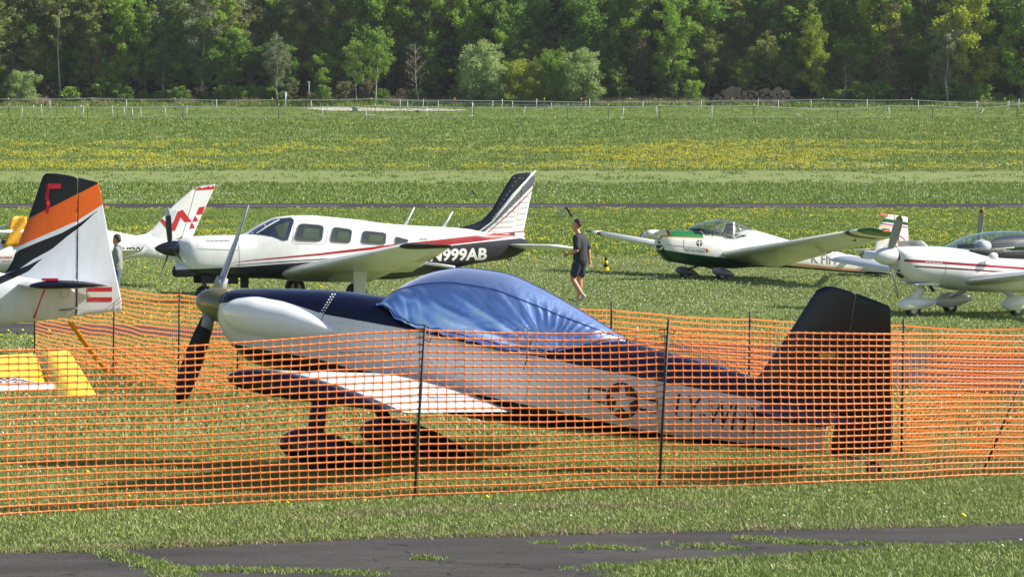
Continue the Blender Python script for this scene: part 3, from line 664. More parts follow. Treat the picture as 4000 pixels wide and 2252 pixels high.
# lettering and insignia
side = [body]
c.text('registration', 'LY-WHY', (2632, 1634), (2968, 1697), (2650, 1536), m_decal_black, 0.0, side, label='black registration LY-WHY')
ctr = Vector((2432, 1563)); ux = Vector((1, .2)); uy = Vector((.05, -1))
def rp(x, y): p = ctr + ux * x + uy * y; return (p.x, p.y)
c.decal('insignia_disc', [[rp(64 * math.cos(t), 70 * math.sin(t)) for t in np.linspace(0, 2 * math.pi, 30)[:-1]]], m_decal_black, side)
st = []
for k in range(5):
    a = math.pi / 2 + k * 2 * math.pi / 5; st.append([rp(0, 0), rp(24 * math.cos(a - .628), 26 * math.sin(a - .628)), rp(62 * math.cos(a), 68 * math.sin(a)), rp(24 * math.cos(a + .628), 26 * math.sin(a + .628))])
m_star = simple('star_grey', (206, 208, 212), .35)
c.decal('insignia_star', st, m_star, side, off=.010)
for q in ([rp(-66, 26), rp(-132, 26), rp(-132, -22), rp(-70, -22)], [rp(70, 24), rp(134, 24), rp(134, -20), rp(66, -20)]): c.decal('insignia_bar', strip(q, 10), m_decal_black, side)
c.decal('lithuanian_flag', [[(3200, 1378), (3266, 1378), (3264, 1393), (3198, 1393)]], simple('flag_yellow', (190, 160, 50), .5), None, off=.012)
c.decal('lithuanian_flag', [[(3198, 1393), (3264, 1393), (3262, 1408), (3196, 1408)]], simple('flag_green', (40, 80, 50), .5), None, off=.012)
c.decal('lithuanian_flag', [[(3196, 1408), (3262, 1408), (3260, 1422), (3194, 1422)]], simple('flag_red', (110, 35, 40), .5), None, off=.012)
# panel joints and fasteners
c.decal('panel_joint', strip([(1298, 1146), (1285, 1170), (1268, 1222), (1245, 1270), (1235, 1300)], 2.5) + strip([(1510, 1155), (1496, 1262)], 3) + strip([(1320, 1375), (1580, 1375)], 2), m_dark, side, off=.004)
fs = []
for i in range(9):
    q = i / 8; x, y = 1298 - 52 * q, 1150 + 82 * q; fs.append([(x - 3, y - 2.4), (x + 3, y - 2.4), (x + 3, y + 2.4), (x - 3, y + 2.4)]); fs.append([(x + 8, y - 2.4), (x + 13, y - 2.4), (x + 13, y + 2.4), (x + 8, y + 2.4)])
c.decal('cowl_fasteners', fs, m_decal_white, side, off=.007, kind='stuff')
rv = c
c.decal('panel_joint', strip([(1600, 1290), (1580, 1375), (1566, 1470)], 1.8), m_grey, side, off=.004); c.decal('panel_joint', strip([(2086, 1396), (2072, 1480), (2050, 1560)], 1.8), m_grey, side, off=.004); c.decal('panel_joint', strip([(2560, 1490), (2545, 1590), (2530, 1690)], 1.8), m_grey, side, off=.004)
c.decal('rivets', [[(x - 1.6, y - 1.6), (x + 1.6, y - 1.6), (x + 1.6, y + 1.6), (x - 1.6, y + 1.6)] for x, y in [(1300 + 20 * i, 1256 + 3.2 * i) for i in range(14)] + [(1300 + 18 * i, 1383) for i in range(16)] + [(1610 + 26 * i, 1400 + 6.2 * i) for i in range(34)] + [(2600 + 24 * i, 1560 + 5 * i) for i in range(20)]], m_grey, side, off=.005, kind='stuff')
# canopy cover: a separate cloth that lies on the airplane
cc = Craft('canopy_cover', 'shiny blue cloth cover stretched over the canopy of the navy taildragger', rv.e.location, -18, 11, cat='canopy cover')
ctop = [(1508, 1196), (1524, 1178), (1560, 1140), (1610, 1104), (1721, 1062), (1831, 1053), (1969, 1073), (2107, 1130), (2217, 1190), (2328, 1256), (2448, 1330)]
T = cc.top(ctop); BB = cc.top([(1508, 1206), (1560, 1255), (1665, 1293), (1831, 1333), (1997, 1372), (2134, 1386), (2184, 1375), (2328, 1352), (2448, 1338)], -.36)
ft, fb = pchip(*zip(*T)), pchip(*zip(*BB)); x0, x1 = T[0][0], T[-1][0]
fw = pchip([x0, x0 + .12, x0 + .5, x0 + 1.2, x1 - .7, x1 - .25, x1], [.26, .33, .39, .405, .33, .24, .05])
V = []; Fc = []; ns, nr = 190, 90
for i in range(ns):
    x = x0 + (x1 - x0) * i / (ns - 1); zt_, zb_, hw = float(ft(x)), float(fb(x)), float(fw(x)); zt_ = max(zt_, zb_ + .012)
    for k in range(nr):
        t = math.pi * k / (nr - 1); cs_, sn = math.cos(t), math.sin(t); y = -hw * math.copysign(abs(cs_) ** .86, cs_); h = abs(sn) ** .86
        # folds: tight fans pulled from the rear tie point and a crumpled hem
        q = (x - x0) / (x1 - x0); low = (1 - h) ** 1.2; z = zb_ + (zt_ - zb_) * h
        X2, Z2 = c.P(2150, 1385, -.36).x, c.P(2150, 1385, -.36).z; ang = math.atan2(z - Z2, x - X2); dist = math.hypot(x - X2, z - Z2)
        fan = (.65 * math.sin(ang * 30 + 2.5 * mnoise.noise(Vector((ang * 3, dist, 5)))) + .6 * abs(math.sin(ang * 41 + 4 * mnoise.noise(Vector((ang * 2, dist, 8)))))) if 1 else math.sin(ang * 34 + 2.5 * mnoise.noise(Vector((ang * 3, dist * 1.2, 1)))) * math.exp(-((dist - .34) / .32) ** 2) * (.45 + .55 * mnoise.noise(Vector((ang * 5, 2, 7))))
        fr = math.sin((x * 36 + z * 26) + 3 * mnoise.noise(Vector((x * 4, z * 4, 3)))) * math.exp(-((q - .08) / .13) ** 2)
        gen = mnoise.noise(Vector((x * 3.2, z * 5.5, y * 3))) + .5 * mnoise.noise(Vector((x * 9, z * 9, 4)))
        fan *= .5 + .5 * mnoise.noise(Vector((ang * 9, dist * 3, 12))); dd = low * (.024 * fan * 1.0 + .014 * fr) + .010 * gen * (low ** .5) + .007 * fan * (h < .8) * math.exp(-(dist / .5) ** 2)
        hem = .016 * mnoise.noise(Vector((x * 14, 0, 6))) * (h < .08)
        V.append((x, y * (1 + dd * 1.6) + math.copysign(dd * .8, y), z + dd * .7 * h + hem + .012))
for i in range(ns - 1):
    for k in range(nr - 1): Fc.append((i * nr + k, i * nr + k + 1, (i + 1) * nr + k + 1, (i + 1) * nr + k))
M = MT('silky_blue_cloth'); n = M.noise(3, 4, M.obj())
M.l(M.mix(n, lin((134, 170, 234)), lin((168, 196, 242))), M.b.inputs['Base Color']); M.b.inputs['Metallic'].default_value = .95; M.b.inputs['Roughness'].default_value = .36
M.b.inputs['Coat Weight'].default_value = .25; M.b.inputs['Coat Roughness'].default_value = .2; M.b.inputs['Sheen Weight'].default_value = .3
M.bump(M.math('ADD', M.noise(7, 5, M.mapv(M.obj(), (1, 1, .45)), .65), M.math('MULTIPLY', M.noise(300, 2, M.obj()), .05)), .30, .03)
cov = mk('cover_cloth', V, Fc, M.m, cc.e)
m_seam = simple('seam_thread', (40, 70, 140), .7)
for ks in (nr // 2, int(nr * .27)):
    b = MB(); b.tube([Vector(V[i * nr + ks]) + Vector((0, -.001, .002)) for i in range(4, ns - 4, 2)], .0045, 5, False); b.build('seam', m_seam, cc.e, True)
b = MB(); b.tube([Vector(V[i * nr + 1]) + Vector((0, -.002, 0)) for i in range(3, ns - 3, 2)], .006, 5, False); b.build('hem', m_seam, cc.e, True); fixn(cov.data)
b = MB(); hemp = [cc.P(x, y, -.40) + Vector((0, 0, -.004)) for x, y in [(1544, 1270), (1665, 1296), (1831, 1336), (1997, 1374), (2134, 1388)]]; b.tube(hemp, .008, 6); b.build('elastic_hem', m_black, cc.e, True)
b = MB(); b.tube([cc.P(2078, 1322, -.43), cc.P(2060, 1384, -.43), cc.P(2056, 1408, -.43), cc.P(2046, 1442, -.42)], [.007, .007, .007, .004], 6); b.build('tie_strap', m_black, cc.e, True)

# ================================================================== 2. tail of the airplane with orange stripe (left)
base = G(300, 1480); c = Craft('orange_striped_airplane', 'white airplane with orange, black and white striped fin and Austrian flag, cut off at left', base, 12, 0)
PHI = lambda L, Y=-.05: c.top(L, Y)
m_ot = paint('striped_fin_paint', (216, 220, 226), [
    (PHI([(-200, 1000), (60, 880), (116, 851), (386, 716), (520, 650)]), None, (9, 10, 18)),
    (PHI([(-200, 1085), (72, 962), (180, 915), (300, 863), (401, 799), (520, 735)]), PHI([(-200, 1000), (60, 880), (116, 851), (386, 716), (520, 650)]), (226, 98, 18)),
    (PHI([(20, 1068), (75, 1050), (130, 1012), (200, 975), (260, 925), (320, 880), (381, 823)]), PHI([(20, 1062), (63, 982), (150, 945), (242, 909), (320, 866), (381, 822)]), (9, 10, 18)),
    (PHI([(-300, 1180), (0, 1108), (60, 1083), (110, 1060), (165, 1009)]), PHI([(-300, 1120), (0, 1078), (60, 1055), (110, 1036), (165, 1008)]), (9, 10, 18))], zr=(-2, 5), xr=(-8, 8), coat=.6)
c.fin('fin', [(-10, 1090), (24, 1061), (48, 1020), (77, 938), (111, 851), (159, 711), (167, 688), (181, 676), (217, 677), (303, 691), (303, 759), (298, 1110), (250, 1130)], m_ot, .10, part=(0, .55))
rd = c.fin('rudder', [(305.5, 692), (386, 713), (401, 798), (435, 986), (476, 1179), (473, 1213), (298.5, 1234), (299.5, 1110), (304.5, 759)], m_ot, .10, part=(.55, 1))
fo = c.fuselage('fuselage', [(-2000, 960), (-1500, 900), (-1000, 930), (-400, 1010), (0, 1064), (60, 1075), (180, 1090), (299, 1100)], [(-2000, 1230), (-1500, 1330), (-1000, 1350), (-400, 1310), (0, 1268), (145, 1253), (299, 1233)],
    [(-2000, 1100, .3), (-1500, 1100, .5), (-1000, 1130, .55), (-400, 1150, .36), (0, 1160, .2), (145, 1170, .13), (299, 1170, .035)], m_ot, ns=50)
LEz = c.P(250, 1108).z; xl = c.P(85, 1105, -.15).x
sx0, sx1 = c.P(80, 1106, -1.3).x, c.P(432, 1122, -1.3).x
for sd in (-1, 1):
    c.wing('stabilizer', [(xl - .05, .06 * sd, LEz, 1.15, .10, 0), (sx0 + .12, 1.25 * sd, LEz, sx1 - sx0 - .12, .10, 0)], paint('stab_white', (222, 224, 228)), n=10)
    c.wing('stabilizer_tip', [(sx0 + .12, 1.252 * sd, LEz, sx1 - sx0 - .12, .101, 0), (sx0 + .10, 1.33 * sd, LEz, sx1 - sx0 - .14, .085, 0), (sx0 + .2, 1.39 * sd, LEz, sx1 - sx0 - .3, .03, 0)], m_navy, n=10)
for k, (ya, yb, mt) in enumerate([(1121, 1139, m_red), (1139, 1160, m_decal_white), (1160, 1177, m_red)]):
    c.decal('flag_stripe', [[(341, ya), (438, ya), (437, yb), (340, yb)]], mt, [rd])
c.decal('hinge', strip([(305, 760), (303, 900), (301, 1100), (297, 1232)], 4), m_dark, None)
c.decal('access_panel', strip([(236, 1136), (236, 1160), (252, 1162), (266, 1158), (268, 1130)], 2), m_grey, [fo])
b = MB(); b.tube([c.P(228, 1210, -.16), c.P(318, 1202, -.10)], .008, 6); b.tube([c.P(262, 1232, -.14), c.P(240, 1212, -.15), c.P(290, 1212, -.12)], .006, 6); b.build('tail_linkage', m_grey, c.e, True)
b = MB(); b.box(c.P(460, 1208, 0), (.09, .05, .05)); b.build('tail_light', m_decal_white, c.e)
b = MB(); b.box(c.P(212, 727, -.08), (.17, .10, .065)); b.build('rudder_lock', m_redtag, c.e)
V = []; 
for i in range(14): p = c.P(186 + 3 * math.sin(i * .9), 722 + i * 8.6, -.10 - .01 * math.cos(i * 1.3)); V += [p - Vector((.022, 0, 0)), p + Vector((.022, .01 * math.sin(i * 2), 0))]
mk('lock_ribbon', V, [(2 * i, 2 * i + 1, 2 * i + 3, 2 * i + 2) for i in range(13)], m_redtag, c.e)
b = MB(); b.tube([c.P(178, 1122, -1.2), c.P(160, 1165, -1.2), c.P(146, 1205, -1.2), c.P(132, 1242, -1.2)], [.012, .010, .010, .02], 6); b.box(c.P(195, 1091, -1.2), (.2, .16, .03)); b.box(c.P(195, 1122, -1.2), (.2, .16, .02)); b.build('elevator_lock_ribbon', m_redtag, c.e)
# undercarriage and wing, left of the frame
fl = c.P(-1200, 1300); gz = (c.I @ Vector((0, 0, 0))).z
for sd in (-1, 1):
    wc = Vector((fl.x, 1.0 * sd, .18)); c.wheel(wc, .18, .12); c.leg('gear_leg', (fl.x, .4 * sd, fl.z), wc, .14, .08, .04, m_white)
    c.wing('wing', [(fl.x - .9, .4 * sd, fl.z + .12, 1.5, .14, 0), (fl.x - .8, 3.6 * sd, fl.z + .36, 1.35, .13, 0)], m_white)
c.wheel(Vector((fl.x - 1.9, 0, .17)), .17, .11); c.leg('nose_leg', (fl.x - 1.8, 0, fl.z + .1), (fl.x - 1.9, 0, .2), .1, .08, .06, m_white)
# tie-down strap with stake
a = c.M @ c.P(276, 1258, 0); g = G(432, 1466)
pts = [a.lerp(g, i / 10) + Vector((0, 0, -.02 * math.sin(math.pi * i / 10))) for i in range(11)]
st = thing('tie_down_strap', 'bright orange strap running from the orange-striped tail down to a ground stake', 'strap', g)
V = []
for i, p in enumerate(pts): V += [p - g - Vector((.040, 0, .012 * (i % 2))), p - g + Vector((.040, 0, 0)), p - g + Vector((.038, .012, 0)), p - g + Vector((-.040, .012, 0))]
mk('webbing', V, [(4 * i + k, 4 * i + (k + 1) % 4, 4 * i + 4 + (k + 1) % 4, 4 * i + 4 + k) for i in range(10) for k in range(4)], m_orange_strap, st)
b = MB(); b.tube([(-.03, 0, -.02), (.02, 0, .14), (.09, 0, .10)], .014, 6); b.tube([(.05, 0, -.03), (.04, 0, .12)], .01, 6); b.build('stake', m_metal, st, True)

# ================================================================== 3. yellow winged taildragger seen from behind (lower left)
base = Vector((-6.9, 26.6, 0)); c = Craft('yellow_wing_airplane', 'yellow tipped wing with black and white chequers, behind the net at lower left', base, 0, 0)
w2l = lambda px, py, d: c.I @ at(px, py, d)
FR, NR, FL_, NL = w2l(262, 1366, 27.0), w2l(374, 1538, 25.55), w2l(-600, 1425, 27.0), w2l(-600, 1560, 25.7)
def slab(name, quad, th, mat, parent=None, n=8):       # aerofoil slab; quad: far-left, far-right, near-right, near-left (upper surface)
    a, b_, cc_, d = quad; V = []; Fc = []; cs = [(1 - math.cos(math.pi * i / n)) / 2 for i in range(n + 1)]
    for (p, q) in ((a, d), (b_, cc_)):
        for cx_ in cs: V.append(p.lerp(q, cx_) + Vector((0, 0, th * (1.6 * math.sqrt(cx_) * (1 - cx_)))))
        for cx_ in cs[::-1]: V.append(p.lerp(q, cx_) - Vector((0, 0, th * (1.3 * math.sqrt(cx_) * (1 - cx_) + .08))))
    m = 2 * (n + 1)
    for j in range(m): j2 = (j + 1) % m; Fc.append((j, j2, m + j2, m + j))
    Fc.append(tuple(range(m))); Fc.append(tuple(m + j for j in range(m))[::-1]); o = mk(name, V, Fc, mat, parent or c.e); fixn(o.data); return o
m_yw = paint('yellow_wing_paint', (225, 205, 40), rough=.35)
IR, INR = w2l(132, 1378, 27.0), w2l(205, 1500, 26.0)
slab('wing_tip', (IR + Vector((.005, 0, 0)), FR, NR, w2l(222, 1556, 25.5)), .03, m_yw)
slab('wing_panel', (FL_, IR, INR, w2l(-600, 1490, 26.1)), .03, m_yw)
slab('aileron', (w2l(-600, 1494, 26.08), INR - Vector((0, .02, .0)), w2l(208, 1516, 25.6), w2l(-600, 1560, 25.6)), .05, paint('aileron_white', (214, 216, 222)))
ck = []
for i in range(14):
    for j in range(3):
        if (i + j) % 2: continue
        x = -60 + i * 14; y0 = 1476 + max(0, (x - 20)) * .12 + j * 9 * (1 - i / 16); h = 9 * (1 - i / 16); ck.append([(x, y0), (x + 14, y0 + 1), (x + 14, y0 + 1 + h), (x, y0 + h)])
c.tg = [o for o in c.e.children]
c.decal('chequered_band', [[(-60, 1474), (60, 1474), (110, 1484), (160, 1496), (190, 1500), (190, 1506), (-60, 1506)]], m_decal_white, None, off=.008); c.decal('chequers', ck, m_decal_black, None, off=.012)
b = MB()
for i in range(9): q = w2l(134 + i * 7.2, 1390 + i * 12.5, 26.8 - .09 * i) + Vector((0, 0, .02)); b.box(q, (.022, .022, .012))
b.build('wing_fasteners', m_grey, c.e, kind='stuff')
# fuselage of this airplane, outside the frame
y1 = [(-2.9, .9), (-2.5, 1.15), (-1.5, 1.35), (0, 1.75), (1, 1.2), (3, .75)]
o = c.fuselage('fuselage', [(x, z + .1) for x, z in y1], [(-2.9, .85), (-2.5, .6), (-1.5, .45), (0, .42), (1, .4), (3, .5)], [(-2.9, .1), (-2.5, .35), (0, .42), (1, .35), (3, .05)], m_yw, loc=True)
for v in o.data.vertices: v.co = Vector((v.co.y, -v.co.x, v.co.z))
fixn(o.data)
wl = slab('wing_root', (Vector((-3.6, .55, 1.0)), Vector((-.35, .55, .9)), Vector((-.35, -.9, .62)), Vector((-3.6, -.9, .7))), .08, m_yw)
wr = slab('wing_root', (Vector((.35, .55, .9)), FL_ + Vector((-.005, 0, 0)), w2l(-600, 1560, 25.6) + Vector((-.005, 0, 0)), Vector((.35, -.9, .62))), .07, m_yw)
for sd in (-1, 1): wc = Vector((.8 * sd, .9, .2)); q = c.wheel(wc, .2, .14); c.leg('gear_leg', (.3 * sd, .8, .6), wc, .1, .08, .05, m_yw)
c.wheel(Vector((0, -3.1, .08)), .08, .05); b = MB(); b.tube([(0, -2.9, .55), (0, -3.1, .1)], .02, 6); b.build('tailwheel_leg', m_steel, c.e, True)
# ================================================================== 4. white six-window airplane N999AB (middle)
def cpoly(cx_, cy, rx, ry, n=16): return [(cx_ + rx * math.cos(2 * math.pi * i / n), cy + ry * math.sin(2 * math.pi * i / n)) for i in range(n)]
c = Craft('six_window_airplane', 'large white single-engine airplane N999AB with black belly and maroon stripe', G(800, 1184), 26, 0)
BLK = c.top([(600, 1060), (708, 1053), (931, 1043), (1097, 1030), (1266, 1018), (1500, 994), (1780, 958), (2053, 931), (2150, 915)], -.5)
RHI = c.top([(900, 1026), (972, 1015), (1246, 988), (1310, 980), (1536, 953), (1701, 938), (1879, 919), (2045, 903), (2150, 893)], -.5)
RLO = c.top([(900, 1027), (972, 1019), (1246, 997), (1310, 990), (1536, 966), (1767, 956), (1930, 938), (2040, 924), (2150, 910)], -.5)
GHI = c.top([(920, 1034), (1100, 1020), (1250, 1010), (1386, 997)], -.5); GLO = c.top([(920, 1036), (1100, 1024), (1250, 1015), (1386, 1002)], -.5)
m_l = paint('maroon_striped_paint', (224, 224, 223), [(None, BLK, (46, 46, 54)), (RLO, RHI, (150, 24, 34)), (GLO, GHI, (60, 60, 66))], xr=(-2, 10), coat=.7)
TOPL = [(690, 940), (737, 925), (807, 919), (931, 917), (970, 910), (997, 890), (1055, 859), (1088, 846), (1130, 842), (1200, 840), (1300, 848), (1399, 858), (1465, 868), (1610, 880), (1730, 886), (1821, 893), (1887, 906), (2045, 925), (2056, 935)]
BOTL = [(690, 1005), (703, 1040), (740, 1070), (778, 1076), (972, 1086), (1200, 1090), (1357, 1093), (1519, 1091), (1714, 1059), (1854, 1030), (1987, 1008), (2045, 980), (2056, 968)]
body = c.fuselage('fuselage', TOPL, BOTL, [(690, 980, .16), (720, 980, .42), (800, 990, .50), (931, 1000, .55), (1130, 980, .60), (1400, 980, .60), (1610, 980, .48), (1821, 960, .27), (2056, 950, .06)], m_l, e=3.0, ns=64)
# windows and windscreen
wins = [[(968, 914), (1000, 893), (1066, 857), (1134, 849), (1147, 856), (1147, 868), (1124, 938), (1105, 940), (1067, 925), (1014, 916)], [(1166, 872), (1266, 880), (1256, 945), (1146, 941)], [(1300, 885), (1374, 894), (1369, 951), (1287, 947)]]
wins += [[(1292 + 8, 0)]] and []
wins2 = [[(1417, 900), (1510, 909), (1504, 957), (1407, 952)], [(1544, 923), (1594, 936), (1594, 945), (1552, 954), (1540, 951)]]
wins1 = [[(1300, 885), (1376, 896), (1367, 951), (1286, 946)]]
m_win = simple('cabin_window', (58, 66, 62), .05, coat=1.0, var=.75, scale=2.2)
m_wscr = simple('windscreen', (40, 52, 66), .04, coat=1.0, var=.6, scale=1.6)
def rounded(pl, r=.18):
    o = []; n = len(pl)
    for i in range(n):
        p, a, b_ = Vector(pl[i]), Vector(pl[i - 1]), Vector(pl[(i + 1) % n]); s1 = p.lerp(a, r); s2 = p.lerp(b_, r)
        for t in (0, .33, .67, 1): o.append(tuple(s1.lerp(p, t).lerp(p.lerp(s2, t), t)))
    return o
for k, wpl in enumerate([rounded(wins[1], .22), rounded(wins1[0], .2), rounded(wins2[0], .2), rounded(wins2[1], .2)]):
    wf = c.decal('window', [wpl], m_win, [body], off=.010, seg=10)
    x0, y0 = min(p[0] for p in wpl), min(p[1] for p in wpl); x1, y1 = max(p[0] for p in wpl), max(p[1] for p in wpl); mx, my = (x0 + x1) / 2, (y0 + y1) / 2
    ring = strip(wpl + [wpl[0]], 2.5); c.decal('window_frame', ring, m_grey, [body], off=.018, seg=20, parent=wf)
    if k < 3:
        inner = [(mx + (x - mx) * .6 + 7, my + (y - my) * .55 + 2) for x, y in wpl]; c.decal('painted_window_view', [inner], simple('painted_far_side_light', (70, 84, 64), .3, var=.35, scale=3), [body], off=.022, parent=wf, seg=10)  # lighter patch painted on the pane for daylight from the far windows
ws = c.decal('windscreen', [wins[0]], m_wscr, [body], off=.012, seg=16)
c.decal('painted_windscreen_view', [[(1072, 884), (1130, 866), (1112, 930), (1092, 928)]], simple('painted_cockpit_daylight', (74, 84, 74), .3, var=.4, scale=3), [body], off=.016, parent=ws)  # paler patch painted on the windscreen, standing in for daylight inside
c.decal('windscreen_pillar', strip([(1003, 912), (1052, 880), (1092, 858)], 5), m_white, [body], off=.018, parent=ws)
for pts in ([(1150, 848), (1142, 944), (1150, 952), (1262, 954), (1272, 948), (1284, 878), (1278, 868), (1160, 862)],): c.decal('door_joint', strip(pts, 1.6), m_grey, [body], off=.006)
c.decal('cowl_joint', strip([(800, 921), (774, 925), (772, 972), (930, 977), (930, 925)], 1.6) + strip([(932, 920), (936, 1040)], 1.6), m_grey, [body], off=.005)
c.decal('cowl_louvres', [[(804 + i * 5, 933), (807 + i * 5, 933), (807 + i * 5, 944), (804 + i * 5, 944)] for i in range(19)], m_dark, [body], off=.007, kind='stuff')
c.decal('rear_louvres', [[(1640 + i * 4, 928), (1642 + i * 4, 928), (1640 + i * 4, 939), (1638 + i * 4, 939)] for i in range(8)], m_grey, [body], off=.007, kind='stuff')
c.text('registration', 'N999AB', (1679, 1021), (1900, 1016), (1684, 972), m_decal_white, .035, [body], seg=14, label='white registration N999AB')
# nose: spinner, propeller, chin intake
s0, s1 = c.P(603, 970), c.P(690, 970); rad = abs(c.P(680, 940).z - c.P(680, 1002).z) / 2
c.spinner(s0.x, s1.x, rad, s1.z, simple('polished_dark_spinner', (66, 68, 82), .15, .75), pw=.75)
hub = (s1.x - .14, 0, s1.z); m_pb = simple('black_blade', (30, 30, 36), .4); m_tipw = simple('blade_tip_white', (200, 200, 200), .4)
for a in (112, -8, -128 + 360): pass
for a in (4, 124, 244): 
    c.blade(hub, .90, {4: 5, 124: -115, 244: 125}[a] if False else {4: 12, 124: -108, 244: 132}[a], .16, m_pb, tip=m_tipw, tw0=50, tw1=22)
ci = c.P(684, 1058, -.16)
b = MB(); 
b.lathe([(-.01, .105), (-.03, .115), (.02, .135), (.35, .13), (.8, .05)], ci, (1, 0, 0), 20); q = b.build('chin_intake', m_l, c.e, True); b = MB(); b.lathe([(-.03, .113), (.06, .10), (.08, 0)], ci, (1, 0, 0), 20); b.build('intake_mouth', m_black, q, True)
# wings
LEr, LEt, TEt = c.P(1110, 1052, -.62), c.P(1560, 962, -5.3), c.P(1775, 962, -5.3)
print('Lance: root', LEr, 'tip', LEt, TEt, 'tail', c.P(2045, 925), 'nose', s0, 'fin', c.P(2016, 679), 'base', c.e.location)
m_lw = paint('lance_wing_paint', (232, 232, 226), coat=.5)
zr = LEr.z; cht = max(1.0, TEt.x - LEt.x) - .1; chr_ = 2.25
for sd in (-1, 1):
    A = (LEr.x - .0, .45 * sd, zr - .08, chr_ + .45, (.13), 4.5); B = (LEr.x + .32, 1.7 * sd, zr + (LEt.z - zr) * .23, chr_, .14, 4.5); Z = (LEt.x + .02, 5.25 * sd, LEt.z, cht, .12, 2)
    def cut(yq): t = (yq - 1.7) / (5.25 - 1.7); return tuple(B[i] + (Z[i] - B[i]) * t if i != 1 else yq * sd for i in range(6))
    wg = c.wing('wing', [A, B, Z], m_lw, 0, .78)
    c.wing('flap', [B, cut(3.2)], m_lw, .787, 1.0, n=4); c.wing('aileron', [cut(3.22), cut(5.2)], m_lw, .787, 1.0, n=4); c.wing('wing_root_edge', [(A[0], .45 * sd, A[2], A[3], .13, 0), B], m_lw, .78, 1.0, n=4)
    c.wing('wingtip', [Z, (Z[0] + .05, 5.38 * sd, Z[2] + .02, cht * .94, .10, 1), (Z[0] + .2, 5.47 * sd, Z[2] + .04, cht * .75, .03, 1)], m_black)
c.decal('landing_light_strip', [[(1480, 985), (1560, 962), (1590, 958), (1590, 966), (1500, 984)]], m_black, [c.tg[-10]], off=.012) if False else None
# stabilator
b = MB(); b.tube([c.P(1622, 1021, -1.6), c.P(1775, 1044, -2.4)], [.03, .035], 8); b.build('flap_edge', m_white, c.e, True)
sx, sz = c.P(1990, 962, -.1).x, c.P(1990, 960, -.1).z
t0 = c.P(2205, 972, -2.0)
for sd in (-1, 1): c.wing('stabilator', [(sx, .05 * sd, sz + .02, 1.0, .10, 6), (sx + .08, 1.95 * sd, sz + .02, .78, .10, 6), (sx + .2, 2.02 * sd, sz, .6, .03, 6)], m_white)
# fin and rudder
FA = [(1854, 893), (1887, 862), (1921, 819), (1962, 749), (1990, 700), (1999, 689), (2016, 679)]
def xz(px, py): p = c.P(px, py); return (p.x, p.z)
e1 = c.top([(1800, 950), (1921, 862), (1960, 812), (2077, 672), (2120, 620)]); e2 = c.top([(1800, 956), (1921, 866), (1968, 812), (2082, 680), (2120, 636)])
e3 = c.top([(1820, 960), (1940, 862), (1985, 816), (2084, 722), (2120, 690)]); e4 = c.top([(1820, 962), (1944, 864), (1988, 820), (2080, 730), (2120, 698)]); e5 = c.top([(1820, 980), (1950, 862), (2000, 816), (2082, 736), (2120, 705)]); e6 = c.top([(1820, 983), (1950, 867), (2003, 821), (2080, 742), (2120, 712)])
m_lf = paint('black_and_white_fin_paint', (224, 224, 223), [(e1, None, (24, 27, 38)), (e3, e2, (95, 97, 106)), (e6, e5, (150, 30, 40)), (c.top([(1800, 925), (2060, 905), (2100, 900)]), c.top([(1800, 938), (1900, 916), (2045, 901), (2100, 896)]), (150, 24, 34))], xr=(-2, 10), coat=.8, rough=.22)
c.fin('fin', [(1790, 889), (1850, 874), (1887, 857), (1921, 819), (1962, 749), (1990, 702), (2000, 688), (2016, 679), (2050, 674), (2030, 760), (2004, 905), (1960, 925), (1820, 900)], m_lf, .13, part=(0, .6))
ru = c.fin('rudder', [(2054, 673), (2077, 672), (2090, 690), (2082, 724), (2045, 902), (2050, 922), (2008, 925), (2005, 905), (2032, 760)], m_lf, .13, part=(.6, 1))
b = MB(); b.tube([c.P(1921, 860, -.1), c.P(2002, 760, -.1), c.P(2092, 668, -.05)], [.01, .018, .02], 6); b.build('white_fin_edge', m_white, c.e, True)
c.decal('fin_ribs', sum([strip([(2040 - k * 4.5, 770 + k * 22), (2068 - k * 4.5, 768 + k * 22)], 2) + strip([(1905 + 24 * (k < 3) - 4 * k + 60 - k * 6, 790 + k * 20), (2025 - k * 4.5, 786 + k * 20)], 1.5) for k in range(6)], []), m_grey, None, off=.006, kind='stuff')
c.decal('fin_rivets', [[(x - 1.1, y - 1.1), (x + 1.1, y - 1.1), (x + 1.1, y + 1.1), (x - 1.1, y + 1.1)] for x, y in [(2007, 694), (2014, 710), (2001, 726), (1991, 745), (1979, 762), (1969, 779), (1957, 797), (1947, 815), (1936, 833), (1925, 847), (2030, 695), (2044, 697), (2060, 698)]], m_decal_white, None, off=.012, kind='stuff')
# antennas and tail skid
c.antenna(c.P(1581, 880), c.P(1619, 810), .035); c.antenna(c.P(1728, 892), c.P(1769, 826), .035); c.antenna(c.P(1791, 882), c.P(1793, 872), .012); c.antenna(c.P(1084, 856), c.P(1078, 846), .012)
b = MB(); b.tube([c.P(1970, 1008), c.P(1995, 1018), c.P(1999, 1006)], .012, 6); b.build('tail_ring', m_steel, c.e, True)
